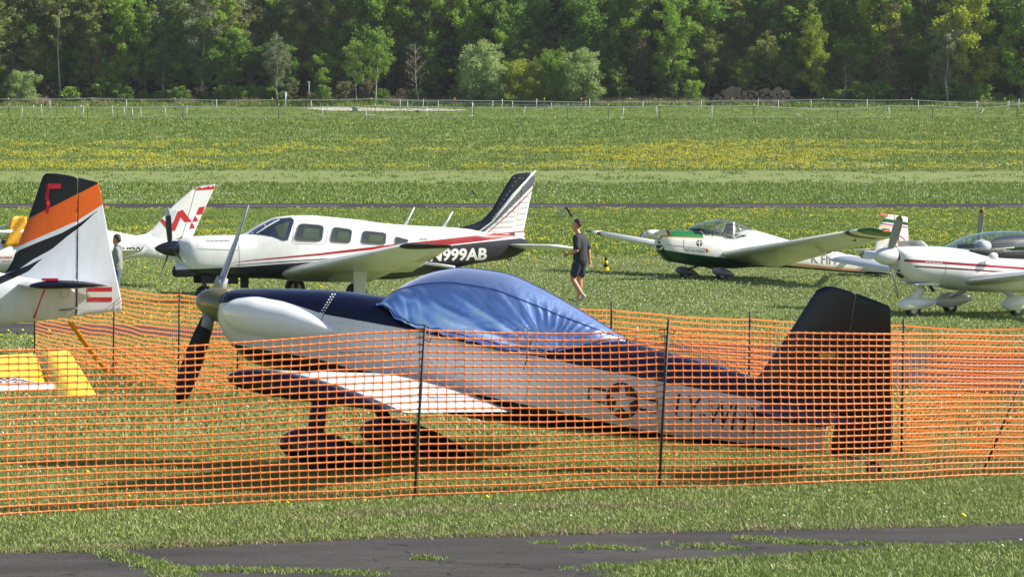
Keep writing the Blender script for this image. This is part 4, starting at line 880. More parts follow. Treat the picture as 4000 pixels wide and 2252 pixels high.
# landing gear
gz0 = 0.0
def lg(p): q = c.M @ p; q.z = zg(q.y); return (c.I @ q).z
p = c.P(1392, 1050, -1.75); p.z = 0; gz_ = lg(p)
for sd in (-1, 1):
    wc = Vector((p.x, 1.75 * sd, lg(Vector((p.x, 1.75 * sd, 0))) + .23)); c.wheel(wc, .23, .16)
    dz = zr + (LEt.z - zr) * .25
    b = MB(); b.tube([(wc.x, 1.72 * sd, dz), (wc.x, 1.68 * sd, wc.z)], .045, 10); b.build('gear_leg', m_metal, c.e, True)
    b = MB(); b.prism([(wc.x - .14, 1.90 * sd, dz + .05), (wc.x + .20, 1.90 * sd, dz + .05), (wc.x + .17, 1.87 * sd, wc.z - .05), (wc.x - .10, 1.87 * sd, wc.z - .05)], (0, -.02 * sd, 0)); b.build('gear_door', m_white, c.e)
nw = c.P(797, 1160); nz_ = lg(nw); nwc = Vector((nw.x, 0, nz_ + .19)); c.wheel(nwc, .19, .13)
b = MB(); b.tube([c.P(800, 1075), Vector((nw.x, 0, nwc.z + .2))], [.045, .035], 10); b.tube([Vector((nw.x, -.09, nwc.z + .2)), Vector((nw.x, -.09, nwc.z))], .02, 6); b.tube([Vector((nw.x, .09, nwc.z + .2)), Vector((nw.x, .09, nwc.z))], .02, 6); b.tube([Vector((nw.x, -.09, nwc.z + .2)), Vector((nw.x, .09, nwc.z + .2))], .03, 6); b.build('nose_leg', m_metal, c.e, True)
d0, d1 = c.P(780, 1070, -.22), c.P(930, 1076, -.22)
for sd in (-1, 1):
    b = MB(); z1 = c.P(800, 1110, -.22).z; b.prism([(d0.x, .22 * sd, d0.z + .06), (d1.x, .22 * sd, d1.z + .06), (d1.x, .24 * sd, z1), (d0.x + .05, .26 * sd, z1 + .02)], (0, .015, 0)); b.build('nose_gear_door', m_black, c.e)
b = MB(); b.box(c.P(955, 1104), (.16, .1, .22)); b.build('step', m_black, c.e)

# ================================================================== 5. white and green motor glider (right of the walking man)
c = Craft('motor_glider', 'white and green low-wing motor glider with bubble canopy and purple-striped fin', G(2752, 1091), 27, 8)
Ys = -.45
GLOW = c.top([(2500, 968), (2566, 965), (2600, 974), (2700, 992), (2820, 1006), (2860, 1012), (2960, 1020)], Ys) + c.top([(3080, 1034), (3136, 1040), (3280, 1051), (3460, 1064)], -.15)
OR1 = c.top([(2560, 962), (2600, 966), (2700, 984), (2820, 998), (2880, 1004)], Ys); OR2 = c.top([(2560, 966), (2600, 972), (2700, 991), (2820, 1005), (2880, 1012)], Ys)
RO1 = c.top([(3040, 1020), (3136, 1030), (3280, 1042), (3390, 1052)], -.15); RO2 = c.top([(3040, 1032), (3136, 1042), (3280, 1054), (3390, 1064)], -.15)
TP = c.top([(2560, 917), (2600, 922), (2680, 926), (2766, 931), (2771, 925), (2780, 800)], Ys)
TP = c.top([(2540, 921), (2600, 923), (2680, 926), (2752, 930)], Ys); TPh = c.top([(2540, 860), (2600, 860), (2680, 860), (2752, 860)], Ys)
TO = c.top([(2560, 925), (2600, 927), (2680, 930), (2768, 934)], Ys); 
m_g = paint('green_and_white_glider_paint', (222, 222, 217), [(None, GLOW, (8, 60, 34)), (OR1, OR2, (226, 160, 120)), (RO2, RO1, (232, 180, 150)), (TO, TP + [], (226, 160, 120)), (TP, TPh, (22, 104, 48))], xr=(-3, 9), coat=.5)  # lower green mixed darker, so the belly's shade sits in the paint
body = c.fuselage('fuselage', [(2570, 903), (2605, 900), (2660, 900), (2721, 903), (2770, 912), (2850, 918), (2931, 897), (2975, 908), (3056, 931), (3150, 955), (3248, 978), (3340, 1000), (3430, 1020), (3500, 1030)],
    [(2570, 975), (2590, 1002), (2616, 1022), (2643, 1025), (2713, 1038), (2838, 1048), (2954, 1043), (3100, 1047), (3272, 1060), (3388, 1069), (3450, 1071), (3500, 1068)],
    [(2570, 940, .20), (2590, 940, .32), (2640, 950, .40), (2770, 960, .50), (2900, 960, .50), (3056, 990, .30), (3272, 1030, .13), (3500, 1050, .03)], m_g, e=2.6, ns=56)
# cockpit
ctop = [(2688, 902), (2700, 888), (2721, 877), (2768, 863), (2822, 859), (2861, 866), (2892, 879), (2931, 896), (2940, 899)]
can = c.fuselage('canopy', ctop, [(2688, 915), (2720, 921), (2780, 931), (2862, 932), (2900, 915), (2940, 902)], [(2688, 905, .10), (2710, 910, .34), (2770, 915, .46), (2850, 915, .46), (2900, 905, .34), (2940, 900, .08)], m_glass, nr=28, ns=30, mid=.3, cap=False); c.tg.remove(can)
for nm, L, w_ in (('canopy_frame', [(2866, 868), (2868, 900), (2863, 932)], 8), ('canopy_bow', [(2810, 862), (2786, 890), (2782, 926)], 4), ('canopy_sill', [(2735, 901), (2762, 926), (2860, 930), (2925, 900)], 4)):
    c.decal(nm, strip(L, w_), m_white if nm != 'canopy_bow' else m_steel, [can], off=.010, seg=8, parent=can)
b = MB(); q = c.P(2800, 908, 0); b.box(q, (1.45, .74, .03)); b.build('cockpit_floor', m_dark, c.e)
for y in (-.2, .2):
    b = MB(); b.box(c.P(2845, 905, y), (.10, .34, .42), Matrix.Rotation(.3, 3, 'Y')); b.build('seat_back', m_dark, c.e)
b = MB(); b.box(c.P(2738, 912, 0), (.12, .7, .22)); b.build('instrument_panel', m_black, c.e)
b = MB(); b.box(c.P(2806, 905, .1), (.02, .26, .18)); b.build('headset_case', m_white, c.e)
# nose
s0, s1 = c.P(2521, 914), c.P(2572, 918); c.spinner(s0.x, s1.x, .13, s1.z, m_white, pw=.5)
for a in (93, 273): c.blade((s1.x - .12, 0, s1.z + .02), .80, a, .17, m_white, tip=m_red, tw0=30, tw1=14, coll=15)
c.decal('chin_intake', [[(2566, 955), (2588, 957), (2596, 975), (2590, 990), (2570, 978), (2563, 965)]], m_black, [body], off=.012); c.decal('side_intake', [[(2570, 940), (2582, 946), (2580, 952), (2570, 948)]], m_black, [body], off=.012)
c.text('lettering', 'ROTAX-FALKE', (2675, 980), (2753, 987), (2676, 969), simple('grey_letters', (80, 78, 76), .5), .02, [body], seg=10)
c.decal('insignia', [cpoly(2732, 949, 12, 13)], m_steel, [body]); c.decal('insignia_mark', strip([(2732, 936), (2732, 961)], 4) + strip([(2722, 947), (2742, 947)], 3.5), m_decal_white, [body], off=.012, kind='stuff')
c.decal('insignia_tip', [[(2757, 972), (2765, 973), (2765, 985), (2757, 984)]], simple('dark_red_patch', (150, 40, 60), .5), [body]); c.decal('yellow_patch', [[(2765, 973), (2771, 974), (2774, 985), (2765, 985)]], m_yellow, [body])
c.decal('door_line', strip([(2671, 935), (2671, 975)], 1.5) + strip([(2600, 955), (2760, 972)], 1.5), m_steel, [body])
c.text('registration', 'K FIH', (3169, 1026), (3264, 1034), (3168, 990), simple('grey_reg', (120, 120, 122), .5), .02, [body], seg=14, label='grey registration letters K FIH')
# wings
LEr, LEt, TEt = c.P(2822, 992, -.5), c.P(3392, 892, -7.3), c.P(3474, 921, -7.5)
Fr, Ft = c.P(2560, 945, .5), c.P(2180, 885, 7.3)
print('Falke', LEr, LEt, TEt, 'far tip', Ft, 'tail', c.P(3545, 850), c.P(3549, 962), 'nose', s0, c.e.location)
m_gw = paint('glider_wing_paint', (228, 228, 216), coat=.5)
zr = LEr.z; zt = (LEt.z + Ft.z) / 2; cr_, ct_ = 1.85, 1.0
for sd in (-1, 1):
    zz = LEt.z if sd < 0 else Ft.z; xx = LEt.x if sd < 0 else LEt.x
    A = (LEr.x, .35 * sd, zr, cr_, .15, 3); Z = (xx, 7.2 * sd, zz, ct_, .13, 2); cut = lambda y: tuple(A[i] + (Z[i] - A[i]) * ((y - .35) / 6.85) if i != 1 else y * sd for i in range(6))
    c.wing('wing', [A, cut(3.5), cut(6.2)], m_gw, 0, .80, n=12); c.wing('aileron', [cut(3.6), cut(6.9)], m_gw, .81, 1.0, n=4); c.wing('wing_trailing_edge', [A, cut(3.55)], m_gw, .80, 1.0, n=4)
    t_, u_ = cut(6.2), cut(6.75)
    c.wing('outer_panel', [cut(6.201), cut(6.3)], simple('ochre_band', (170, 130, 50), .5), 0, .80); c.wing('outer_panel', [cut(6.301), cut(6.45)], simple('dark_band', (52, 30, 60), .5), 0, .80); c.wing('outer_panel', [cut(6.451), cut(6.8)], m_gw, 0, .80)
    c.wing('wingtip', [cut(6.801), (Z[0] + .03, 7.2 * sd, Z[2] + .01, ct_ * .95, .10, 2), (Z[0] + .14, 7.34 * sd, Z[2] + .02, ct_ * .72, .03, 2)], simple('green_tip', (28, 92, 46), .4))
b = MB(); b.tube([c.P(3338, 930, -6.2), c.P(3344, 942, -6.2), c.P(3330, 938, -6.2)], .015, 6); b.build('tie_ring', m_steel, c.e, True)
# tail
f = lambda L: c.top(L)
m_gf = paint('striped_glider_fin', (232, 230, 222), [(f([(3400, 872), (3455, 867), (3545, 880), (3600, 888)]), f([(3400, 850), (3470, 855), (3545, 868), (3600, 875)]), (20, 92, 58)),
    (f([(3400, 874), (3440, 876), (3545, 891), (3600, 899)]), f([(3400, 866), (3440, 870), (3545, 885), (3600, 893)]), (160, 100, 160)), (f([(3400, 882), (3440, 885), (3545, 898), (3600, 905)]), f([(3400, 877), (3440, 880), (3545, 895), (3600, 902)]), (226, 190, 110))], xr=(-3, 9))
c.fin('fin', [(3418, 960), (3427, 893), (3445, 868), (3464, 838), (3490, 839), (3490, 1000), (3485, 1030), (3400, 1025)], m_gf, .09, part=(0, .6))
c.fin('rudder', [(3494, 839), (3545, 848), (3549, 962), (3552, 1062), (3494, 1062)], m_gf, .09, part=(.6, 1))
for k, (ya, col) in enumerate([(891, (30, 28, 30)), (896, (190, 40, 40)), (901, (210, 170, 50))]): c.decal('flag_stripe', [[(3446, ya), (3475, ya + 3), (3475, ya + 8), (3446, ya + 5)]], simple('flag_%d' % k, col, .5), None, off=.01)
c.decal('fin_letter', strip([(3508, 918), (3514, 962)], 6) + strip([(3500, 917), (3520, 924), (3534, 936), (3534, 945), (3515, 956)], 5), simple('magenta_letter', (170, 90, 140), .5), None, off=.012)
sz = c.P(3450, 958, -1.5).z; sx = c.P(3460, 960, 0).x
for sd in (-1, 1): c.wing('stabilizer', [(sx - .25, .04 * sd, sz, .95, .09, 0), (sx - .1, 1.45 * sd, sz, .66, .08, 0), (sx, 1.52 * sd, sz, .5, .02, 0)], m_white)
c.wing('elevator', [(sx + .25, -.06, sz + .30, .62, .10, 28), (sx + .15, -1.4, sz + .30, .50, .10, 28)], m_white)
b = MB(); b.box(c.P(3452, 838), (.25, .05, .06)); b.build('fin_top_tag', simple('salmon_tag', (225, 120, 95), .6), c.e); c.antenna(c.P(3494, 839), c.P(3495, 828), .02, simple('beacon_orange', (230, 170, 90), .5))
# gear
def lg(p): q = c.M @ p; q.z = zg(q.y); return (c.I @ q).z
for sd, (px, py) in ((-1, (2779, 1078)), (1, (2636, 1072))):
    nose = c.P(px, py, .62 * sd); w_ = nose + Vector((.30, 0, 0)); w_.z = lg(w_) + .15; c.wheel(w_, .15, .1); nose.z = w_.z + .05
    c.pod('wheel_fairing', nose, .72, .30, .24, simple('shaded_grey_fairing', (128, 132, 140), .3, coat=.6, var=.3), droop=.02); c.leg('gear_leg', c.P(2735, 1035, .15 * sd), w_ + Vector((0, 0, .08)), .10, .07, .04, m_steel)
tw = c.P(3430, 1082); z_ = lg(tw); c.wheel(Vector((tw.x, 0, z_ + .10)), .10, .07); b = MB(); b.tube([c.P(3380, 1070), Vector((tw.x, .0, z_ + .12)), c.P(3430, 1068)], .018, 6); b.build('tailwheel_fork', m_steel, c.e, True)

# ================================================================== 6. white low-wing airplane with red and brown stripes (right edge)
c = Craft('white_touring_airplane', 'white low-wing airplane with dark red and brown stripes, cut off at right edge', G(3588, 1238), 33, 0)
Ys = -.45
r1 = c.top([(3557, 1015), (3559, 1011), (3575, 1013), (4000, 1043), (5200, 1120)], Ys); r2 = c.top([(3557, 1021), (3575, 1024), (4000, 1054), (5200, 1135)], Ys)
b1 = c.top([(3586, 1037), (3700, 1044), (4000, 1064), (5200, 1140)], Ys); b2 = c.top([(3586, 1043), (3700, 1051), (4000, 1071), (5200, 1150)], Ys)
m_wt = paint('touring_paint', (221, 221, 223), [(r2, r1, (134, 32, 36)), (b2, b1, (84, 48, 36))], xr=(-2, 9), coat=.9, rough=.2)
body = c.fuselage('fuselage', [(3487, 968), (3510, 965), (3563, 961), (3640, 961), (3710, 966), (3780, 975), (3860, 987), (3960, 990), (4040, 976), (4085, 938), (4200, 960), (4500, 1010), (4700, 1035)],
    [(3487, 1028), (3501, 1062), (3530, 1092), (3571, 1110), (3668, 1121), (3738, 1134), (3912, 1143), (4100, 1142), (4300, 1130), (4500, 1110), (4700, 1080)],
    [(3487, 1000, .17), (3505, 1010, .30), (3560, 1020, .40), (3700, 1030, .50), (3900, 1050, .54), (4100, 1040, .48), (4400, 1050, .2), (4700, 1060, .04)], m_wt, e=2.3, ns=60, mid=.5)
can = c.fuselage('canopy', [(3705, 966), (3730, 952), (3757, 939), (3815, 914), (3893, 902), (3951, 901), (4010, 907), (4060, 922), (4080, 934)], [(3705, 972), (3760, 982), (3842, 992), (3881, 997), (3970, 994), (4040, 970), (4080, 940)],
    [(3705, 968, .12), (3740, 960, .36), (3820, 950, .49), (3950, 950, .50), (4040, 940, .38), (4080, 936, .10)], m_glass, nr=30, ns=34, mid=.32, cap=False); c.tg.remove(can)
0 and c.decal('canopy_cover_panel', [[(3900, 930), (3925, 925), (3985, 926), (4040, 940), (4030, 972), (3960, 992), (3885, 993), (3848, 989), (3862, 968)]], m_dark, [can], off=-.03, seg=12, parent=can)
c.decal('canopy_sill', strip([(3708, 966), (3760, 978), (3842, 991), (3881, 996), (3970, 993), (4030, 972)], 4), m_white, [can], off=.012, seg=8, parent=can)
c.decal('canopy_vent', strip([(3887, 970), (3962, 966)], 2.5) + strip([(3889, 992), (3962, 988)], 2.5) + strip([(3922, 967), (3930, 990)], 2.5), m_white, [can], off=.012, seg=8, parent=can)
tub = c.fuselage('cockpit_tub', [(3752, 978), (3790, 970), (3860, 974), (3960, 974), (4050, 955)], [(3752, 984), (3790, 1000), (3860, 1010), (3960, 1010), (4050, 990)], [(3752, 980, .30), (3800, 980, .40), (3960, 980, .45), (4050, 970, .30)], m_dark, nr=20, ns=16, e=4); c.tg.remove(tub)
ic = c.fuselage('black_inner_cover', [(3868, 968), (3890, 944), (3925, 924), (3970, 918), (4020, 926), (4058, 945)], [(3868, 974), (3925, 976), (4058, 970)], [(3868, 970, .25), (3925, 950, .38), (4000, 950, .38), (4058, 955, .2)], m_black, nr=24, ns=20, mid=.2, e=2.6); c.tg.remove(ic)
b = MB(); b.box(c.P(3778, 962, -.05), (.07, .5, .10)); b.build('instrument_panel', m_black, c.e)
b = MB(); b.lathe([(-.16, .02), (-.14, .09), (0, .12), (.14, .09), (.2, .02)], c.P(3842, 960, -.1), (1, .2, 0), 14); b.build('white_headrest', m_white, c.e, True)
s0, s1 = c.P(3413, 1003), c.P(3486, 1000); c.spinner(s0.x, s1.x, .185, s1.z, m_wt, pw=.6)
mpg = simple('grey_composite_blade', (150, 150, 146), .35, coat=.4)
hub = (s1.x - .10, 0, s1.z); 
u, l_ = c.P(3511, 843), c.P(3484, 1172); print('WT9 blades', u, l_, hub)
for a in (-22, 152, 262)[:3]: c.blade(hub, .86, {-22: -25, 152: 200, 262: 88}[a], .17, mpg if a != 262 else m_white, tip=simple('ochre_tip', (140, 130, 70), .5), tw0=55, tw1=20, n=14, tipq=.92)
for nm, pl in (('round_intake', cpoly(3507, 1004, 9, 16)), ('oil_intake', [(3502, 1062), (3528, 1074), (3532, 1084), (3520, 1084), (3503, 1073)]), ('small_intake', cpoly(3511, 1056, 6, 3))): c.decal(nm, [pl], m_black, [body], off=.012, seg=8)
b = MB(); q = c.P(3668, 1108, -.2); b.prism([c.P(3575, 1108, -.28), c.P(3672, 1100, -.28), c.P(3668, 1116, -.28), c.P(3580, 1111, -.28)], (0, .5, 0)); b.build('cowl_exit', m_white, c.e)
b = MB(); b.tube([c.P(3632, 1115, -.1), c.P(3646, 1136, -.1)], .035, 8); b.build('exhaust_pipe', m_steel, c.e, True)
c.text('lettering', 'WT9 Dynamic', (3612, 1027), (3682, 1031), (3612, 1020), m_decal_white, .02, [body], off=.012, seg=10)
c.decal('cowl_joint', strip([(3680, 978), (3696, 1000), (3694, 1060), (3672, 1110)], 1.5) + strip([(3487, 1040), (3560, 1100)], 1.5), m_grey, [body], off=.005)
# wings
LEr = c.P(3800, 1098, -.55); far = c.P(3276, 1009, 4.3); print('WT9 wing', LEr, far, c.e.location)
zr = LEr.z; zt = zr + (4.3 - .5) * math.tan(R(5.5)); zt = max(zt, far.z - .1)
for sd in (-1, 1):
    A = (LEr.x - .15, .3 * sd, zr, 1.75, .15, 0); A2 = (LEr.x + .12, .85 * sd, zr + .06, 1.45, .14, 0); Z = (LEr.x + .30, 4.2 * sd, zt, .95, .12, -2)
    c.wing('wing', [A, A2, Z], m_white); c.wing('wingtip', [(Z[0], 4.201 * sd, Z[2], Z[3], Z[4], Z[5]), (Z[0] + .10, 4.45 * sd, Z[2] + .05, .8, .09, -2), (Z[0] + .3, 4.6 * sd, Z[2] + .1, .5, .03, -2)], m_white)
b = MB(); b.lathe([(-.11, .005), (-.08, .05), (0, .075), (.07, .06), (.11, .0)], c.P(3880, 1000, -.62), (1, 0, 0), 14); b.tube([c.P(3880, 1000, -.62), c.P(3865, 1004, -.5)], .025, 6); b.build('air_scoop', m_white, c.e, True)
def lg(p): q = c.M @ p; q.z = zg(q.y); return (c.I @ q).z
for nm, (px, py), Y, L_, H_, top_ in (('nose', (3508, 1202), 0, 1.0, .34, (3606, 1118, 0)), ('far', (3654, 1200), .95, 1.0, .40, (3755, 1140, .3)), ('near', (3915, 1212), -.95, 1.0, .40, (3935, 1140, -.5))):
    n_ = c.P(px, py, Y); w_ = n_ + Vector((.38, 0, 0)); w_.z = lg(w_) + .17; n_.z = w_.z + .07; c.pod('wheel_fairing', n_, L_, H_, .26, m_wt, droop=-.06); c.wheel(w_, .17, .1)
    c.leg('gear_leg', c.P(*top_), w_ + Vector((-.02, 0, .14)), .22, .18, .07, m_wt)
t = [(4640, 1060), (4700, 900), (4790, 880), (4790, 1080)]; c.fin('fin', t, m_wt, .1)
for sd in (-1, 1): q = c.P(4660, 1050); c.wing('stabilizer', [(q.x, .03 * sd, q.z, .8, .09, 0), (q.x + .1, 1.2 * sd, q.z, .55, .08, 0)], m_wt)

# ================================================================== 7. airplane hidden behind it: only its propeller shows
c = Craft('hidden_airplane', 'mostly hidden white airplane whose grey red-tipped propeller blade rises above the right-hand canopy', G(3960, 1112), 30, 0)
h = c.P(3832, 955); body = c.fuselage('fuselage', [(h.x, h.z + .10), (h.x + .5, h.z + .06), (h.x + 2.0, h.z - .02), (h.x + 5.5, h.z - .05)], [(h.x, h.z - .15), (h.x + .5, h.z - .42), (h.x + 2, h.z - .6), (h.x + 5.5, h.z - .15)], [(h.x, .15), (h.x + .5, .4), (h.x + 2, .45), (h.x + 5.5, .05)], m_white, loc=True)
c.spinner(h.x - .25, h.x, .14, h.z, m_white); R_b = c.P(3845, 815).z - h.z
c.blade((h.x - .08, 0, h.z), math.hypot(R_b, .12), -8, .15, mpg, tip=simple('dark_red_tip', (120, 36, 30), .5), tw0=50, tw1=35, n=16, tipq=.93); c.blade((h.x - .08, 0, h.z), R_b, 172, .19, mpg, tw0=50, tw1=35)
for sd in (-1, 1):
    c.wing('wing', [(h.x + 1.2, .35 * sd, h.z - .55, 1.3, .13, 0), (h.x + 1.3, 3.2 * sd, h.z - .52, 1.0, .12, 0)], m_white)
    w_ = Vector((h.x + 1.8, .9 * sd, .18)); c.wheel(w_, .18, .12); c.leg('gear_leg', (h.x + 1.7, .3 * sd, h.z - .5), w_, .1, .07, .04, m_white)
w_ = Vector((h.x + .3, 0, .16)); c.wheel(w_, .16, .1); c.leg('nose_leg', (h.x + .35, 0, h.z - .3), w_, .08, .06, .05, m_white)

# ================================================================== 8. white airplane with red zigzag fin (left, behind)
c = Craft('red_zigzag_airplane', 'white airplane with red zigzag and checks on its fin, yellow cloth in the open cockpit', G(590, 1120), 26, 0)
m_s = paint('facet_paint', (224, 224, 224), rough=.3)
body = c.fuselage('fuselage', [(-330, 1000), (-250, 960), (-150, 935), (0, 936), (75, 920), (200, 880), (330, 885), (420, 899), (464, 907), (546, 923), (600, 930), (690, 935), (755, 945)],
    [(-330, 1010), (-250, 1055), (-150, 1068), (0, 1066), (75, 1060), (300, 1040), (460, 1018), (555, 1004), (690, 1018), (755, 995)],
    [(-330, 1005, .1), (-250, 1010, .38), (-100, 1010, .42), (100, 1000, .42), (300, 970, .30), (460, 960, .20), (600, 965, .12), (755, 970, .04)], m_s, ns=60)
c.fin('fin', [(520, 918), (555, 921), (590, 900), (623, 861), (676, 803), (744, 745), (762, 737), (735, 830), (707, 925), (640, 950), (540, 940)], m_s, .08, part=(0, .6))
ru = c.fin('rudder', [(764, 736), (782, 728), (808, 722), (842, 718), (836, 738), (800, 815), (775, 870), (752, 925), (752, 990), (720, 1000), (710, 925), (738, 830)], m_s, .08, part=(.6, 1))
c.decal('red_tip', [[(758, 743), (782, 729), (806, 721), (841, 718), (835, 739), (790, 742)]], m_red, None, off=.010)
c.decal('zigzag', [[(625, 862), (634, 853), (662, 883), (678, 866), (694, 826), (712, 820), (741, 863), (722, 867), (706, 847), (684, 900), (660, 903)]], m_red, None, off=.012)
c.decal('zigzag', [[(706, 821), (713, 819), (750, 866), (733, 867)]], m_red, None, off=.012)
for q in ([(778, 809), (800, 806), (790, 836), (766, 838)], [(762, 842), (775, 862), (752, 866)], [(749, 867), (761, 890), (740, 893)]): c.decal('red_check', [q], m_red, None, off=.012)
m_f1 = simple('facet_grey', (196, 200, 206), .35); m_f2 = simple('facet_light', (214, 217, 222), .35)
for k, q in enumerate([[(466, 910), (484, 914), (545, 962), (520, 960)], [(545, 925), (580, 962), (530, 962)], [(592, 908), (634, 906), (612, 935)], [(645, 840), (676, 822), (690, 822), (668, 875)], [(580, 925), (610, 925), (596, 958)], [(580, 962), (600, 985), (560, 1000)], [(600, 960), (640, 950), (625, 1000)], [(655, 930), (700, 920), (690, 1010), (650, 1015)]]): c.decal('grey_facet', [q], m_f1 if k % 2 else m_f2, None, off=.008)
c.text('registration', 'HEVV', (478, 984), (560, 982), (480, 966), m_decal_black, .03, [body], seg=10, label='black registration letters mostly hidden')
c.text('lettering', 'WINGMA', (-38, 1011), (50, 1009), (-38, 1002), simple('red_letters', (170, 60, 60), .5), .01, [body], seg=8); c.text('lettering', 'shark', (8, 1023), (46, 1022), (8, 1015), simple('red_letters_small', (180, 110, 110), .5), .01, [body], seg=8)
can = c.fuselage('canopy', [(-130, 936), (-60, 905), (0, 886), (48, 863), (100, 850), (150, 862), (200, 882)], [(-130, 940), (-60, 940), (0, 937), (75, 922), (150, 890), (200, 884)], [(-130, 938, .1), (-60, 930, .32), (48, 915, .36), (150, 880, .25), (200, 882, .05)], m_glass, nr=24, ns=24, mid=.25, cap=False); c.tg.remove(can)
b = MB(); b.tube([c.P(-60, 906, -.33), c.P(0, 906, -.36), c.P(93, 901, -.34)], .05, 8); b.build('canopy_rail', m_white, c.e, True)
ycl = simple('yellow_cloth', (220, 160, 15), .6, bump=.3, coat=.2)
V = []; Fc = []
for i in range(9):
    for j in range(9): px = 45 + 60 * i / 8 - 30 * (j / 8) * (1 - i / 8); py = 842 + 12 * abs(i / 8 - .6) + 118 * j / 8; p = c.P(px, py, -.40 - .05 * math.sin(j * 1.1 + i)); V.append(p)
for i in range(8):
    for j in range(8): Fc.append((i * 9 + j, i * 9 + j + 1, (i + 1) * 9 + j + 1, (i + 1) * 9 + j))
cl = mk('draped_cloth', V, Fc, ycl, c.e); md = cl.modifiers.new('thickness', 'SOLIDIFY'); md.thickness = .02
c.decal('cockpit_opening', [[(0, 925), (50, 922), (55, 955), (30, 962), (5, 950)]], m_dark, [body], off=.01)
tz = c.P(500, 990, -3.6); zr = c.P(250, 1040, -.4).z
tp = c.P(437, 985, -3.7); te = c.P(558, 985, -3.7); print('Shark', tp, te, c.e.location)
for sd in (-1, 1): c.wing('wing', [(te.x - 1.75, .3 * sd, te.z - .45, 1.4, .14, 0), (te.x - .85, 3.6 * sd, te.z, .85, .12, -1), (te.x - .75, 3.75 * sd, te.z + .05, .7, .03, 0)], m_s)
q = c.P(680, 950)
for sd in (-1, 1): c.wing('stabilizer', [(q.x, .03 * sd, q.z, .6, .09, 0), (q.x + .1, 1.1 * sd, q.z, .45, .08, 0)], m_s)
for sd in (-1, 1): w_ = Vector((te.x - .9, .9 * sd, .17)); c.wheel(w_, .17, .1); c.leg('gear_leg', (te.x - .9, .35 * sd, te.z - .5), w_, .09, .06, .04, m_s)
w_ = Vector((te.x - 2.6, 0, .16)); c.wheel(w_, .16, .1); c.leg('nose_leg', (te.x - 2.6, 0, te.z - .5), w_, .08, .06, .04, m_s)
c.spinner(c.P(-370, 1000).x, c.P(-328, 1000).x, .13, c.P(-330, 1003).z, m_white)
# ================================================================== people
def skin(name, J, E, mat, parent=None, sub=2, root=0, vox=.012, **kw):
    """one continuous surface grown over a jointed skeleton (tapered, fused volumes)"""
    b = MB(); n = 12
    def ring(c, rx, ry, ax, k):                        # ellipse of radii (rx along x, ry along y), tipped to follow the limb
        return None
    for k in J:
        p, r = Vector(J[k][0]), J[k][1]; rx, ry = r if isinstance(r, tuple) else (r, r); rz = min(rx, ry); V = []; Fc = []
        for a in range(7):
            th = math.pi * (a + .001) / 6.002
            for q in range(n): V.append(p + Vector((rx * math.sin(th) * math.cos(q * math.tau / n), ry * math.sin(th) * math.sin(q * math.tau / n), rz * math.cos(th))))
        for a in range(6):
            for q in range(n): q2 = (q + 1) % n; Fc.append((a * n + q, (a + 1) * n + q, (a + 1) * n + q2, a * n + q2))
        Fc.append(tuple(range(n))); Fc.append(tuple(6 * n + q for q in range(n))[::-1]); b.add(V, Fc)
    for a, c_ in E:
        p, q = Vector(J[a][0]), Vector(J[c_][0]); d = (q - p).normalized(); ra, rb = [(x if isinstance(x, tuple) else (x, x)) for x in (J[a][1], J[c_][1])]
        y = Vector((0, 1, 0)); y = y - d * y.dot(d); y = y.normalized() if y.length > .2 else d.orthogonal().normalized(); x = y.cross(d); V = []; Fc = []
        for (o_, r) in ((p, ra), (q, rb)):
            for k in range(n): V.append(o_ + x * (r[0] * math.cos(k * math.tau / n)) + y * (r[1] * math.sin(k * math.tau / n)))
        for k in range(n): k2 = (k + 1) % n; Fc.append((k, k2, n + k2, n + k))
        Fc.append(tuple(range(n))[::-1]); Fc.append(tuple(n + k for k in range(n))); b.add(V, Fc)
    o = b.build(name, mat, parent, True, **kw); fixn(o.data)
    rm = o.modifiers.new('fuse', 'REMESH'); rm.mode = 'VOXEL'; rm.voxel_size = vox; rm.use_smooth_shade = True
    sm = o.modifiers.new('relax', 'SMOOTH'); sm.iterations = 3 if vox < .01 else 6; sm.factor = .5; return o
def hand(prefix, J, E, wrist, d, up, curl=.5, r=.0095):
    d = Vector(d).normalized(); up = Vector(up).normalized(); s_ = d.cross(up); w_ = Vector(wrist); palm = w_ + d * .05
    J[prefix + 'palm'] = (palm, (.034, .016)); E.append((prefix + 'wrist', prefix + 'palm'))
    for i, L in enumerate((.072, .080, .075, .060)):
        a = palm + d * .04 + s_ * (.027 - .018 * i); b_ = a + (d * (1 - curl) - up * curl).normalized() * L * .5; c_ = b_ + (d * (.5 - curl) - up).normalized() * L * .5
        for n_, p, q in (('a', a, r), ('b', b_, r * .95), ('c', c_, r * .75)): J['%s%d%s' % (prefix, i, n_)] = (p, q)
        E += [(prefix + 'palm', '%s%da' % (prefix, i)), ('%s%da' % (prefix, i), '%s%db' % (prefix, i)), ('%s%db' % (prefix, i), '%s%dc' % (prefix, i))]
    a = w_ + d * .03 + s_ * .035; J[prefix + 't1'] = (a, r * 1.1); J[prefix + 't2'] = (a + d * .03 + s_ * .02 - up * .015, r * .9); E += [(prefix + 'palm', prefix + 't1'), (prefix + 't1', prefix + 't2')]
m_skin = simple('skin', (196, 140, 112), .5, var=.15, scale=9); M = None
m_hair = simple('brown_hair', (74, 52, 40), .7, var=.5, scale=60, bump=.6); m_shirt = simple('charcoal_tshirt', (44, 46, 52), .85, var=.3, bump=.3); m_shorts = simple('navy_shorts', (50, 54, 76), .85, var=.3, bump=.3)
m_shoe = simple('pale_shoe', (188, 188, 184), .6, var=.3); m_jean = simple('blue_jeans', (82, 104, 132), .85, var=.4, scale=14); m_hood = simple('grey_hoodie', (150, 150, 150), .9, var=.3, scale=12, bump=.3)
g = G(2262, 1178)
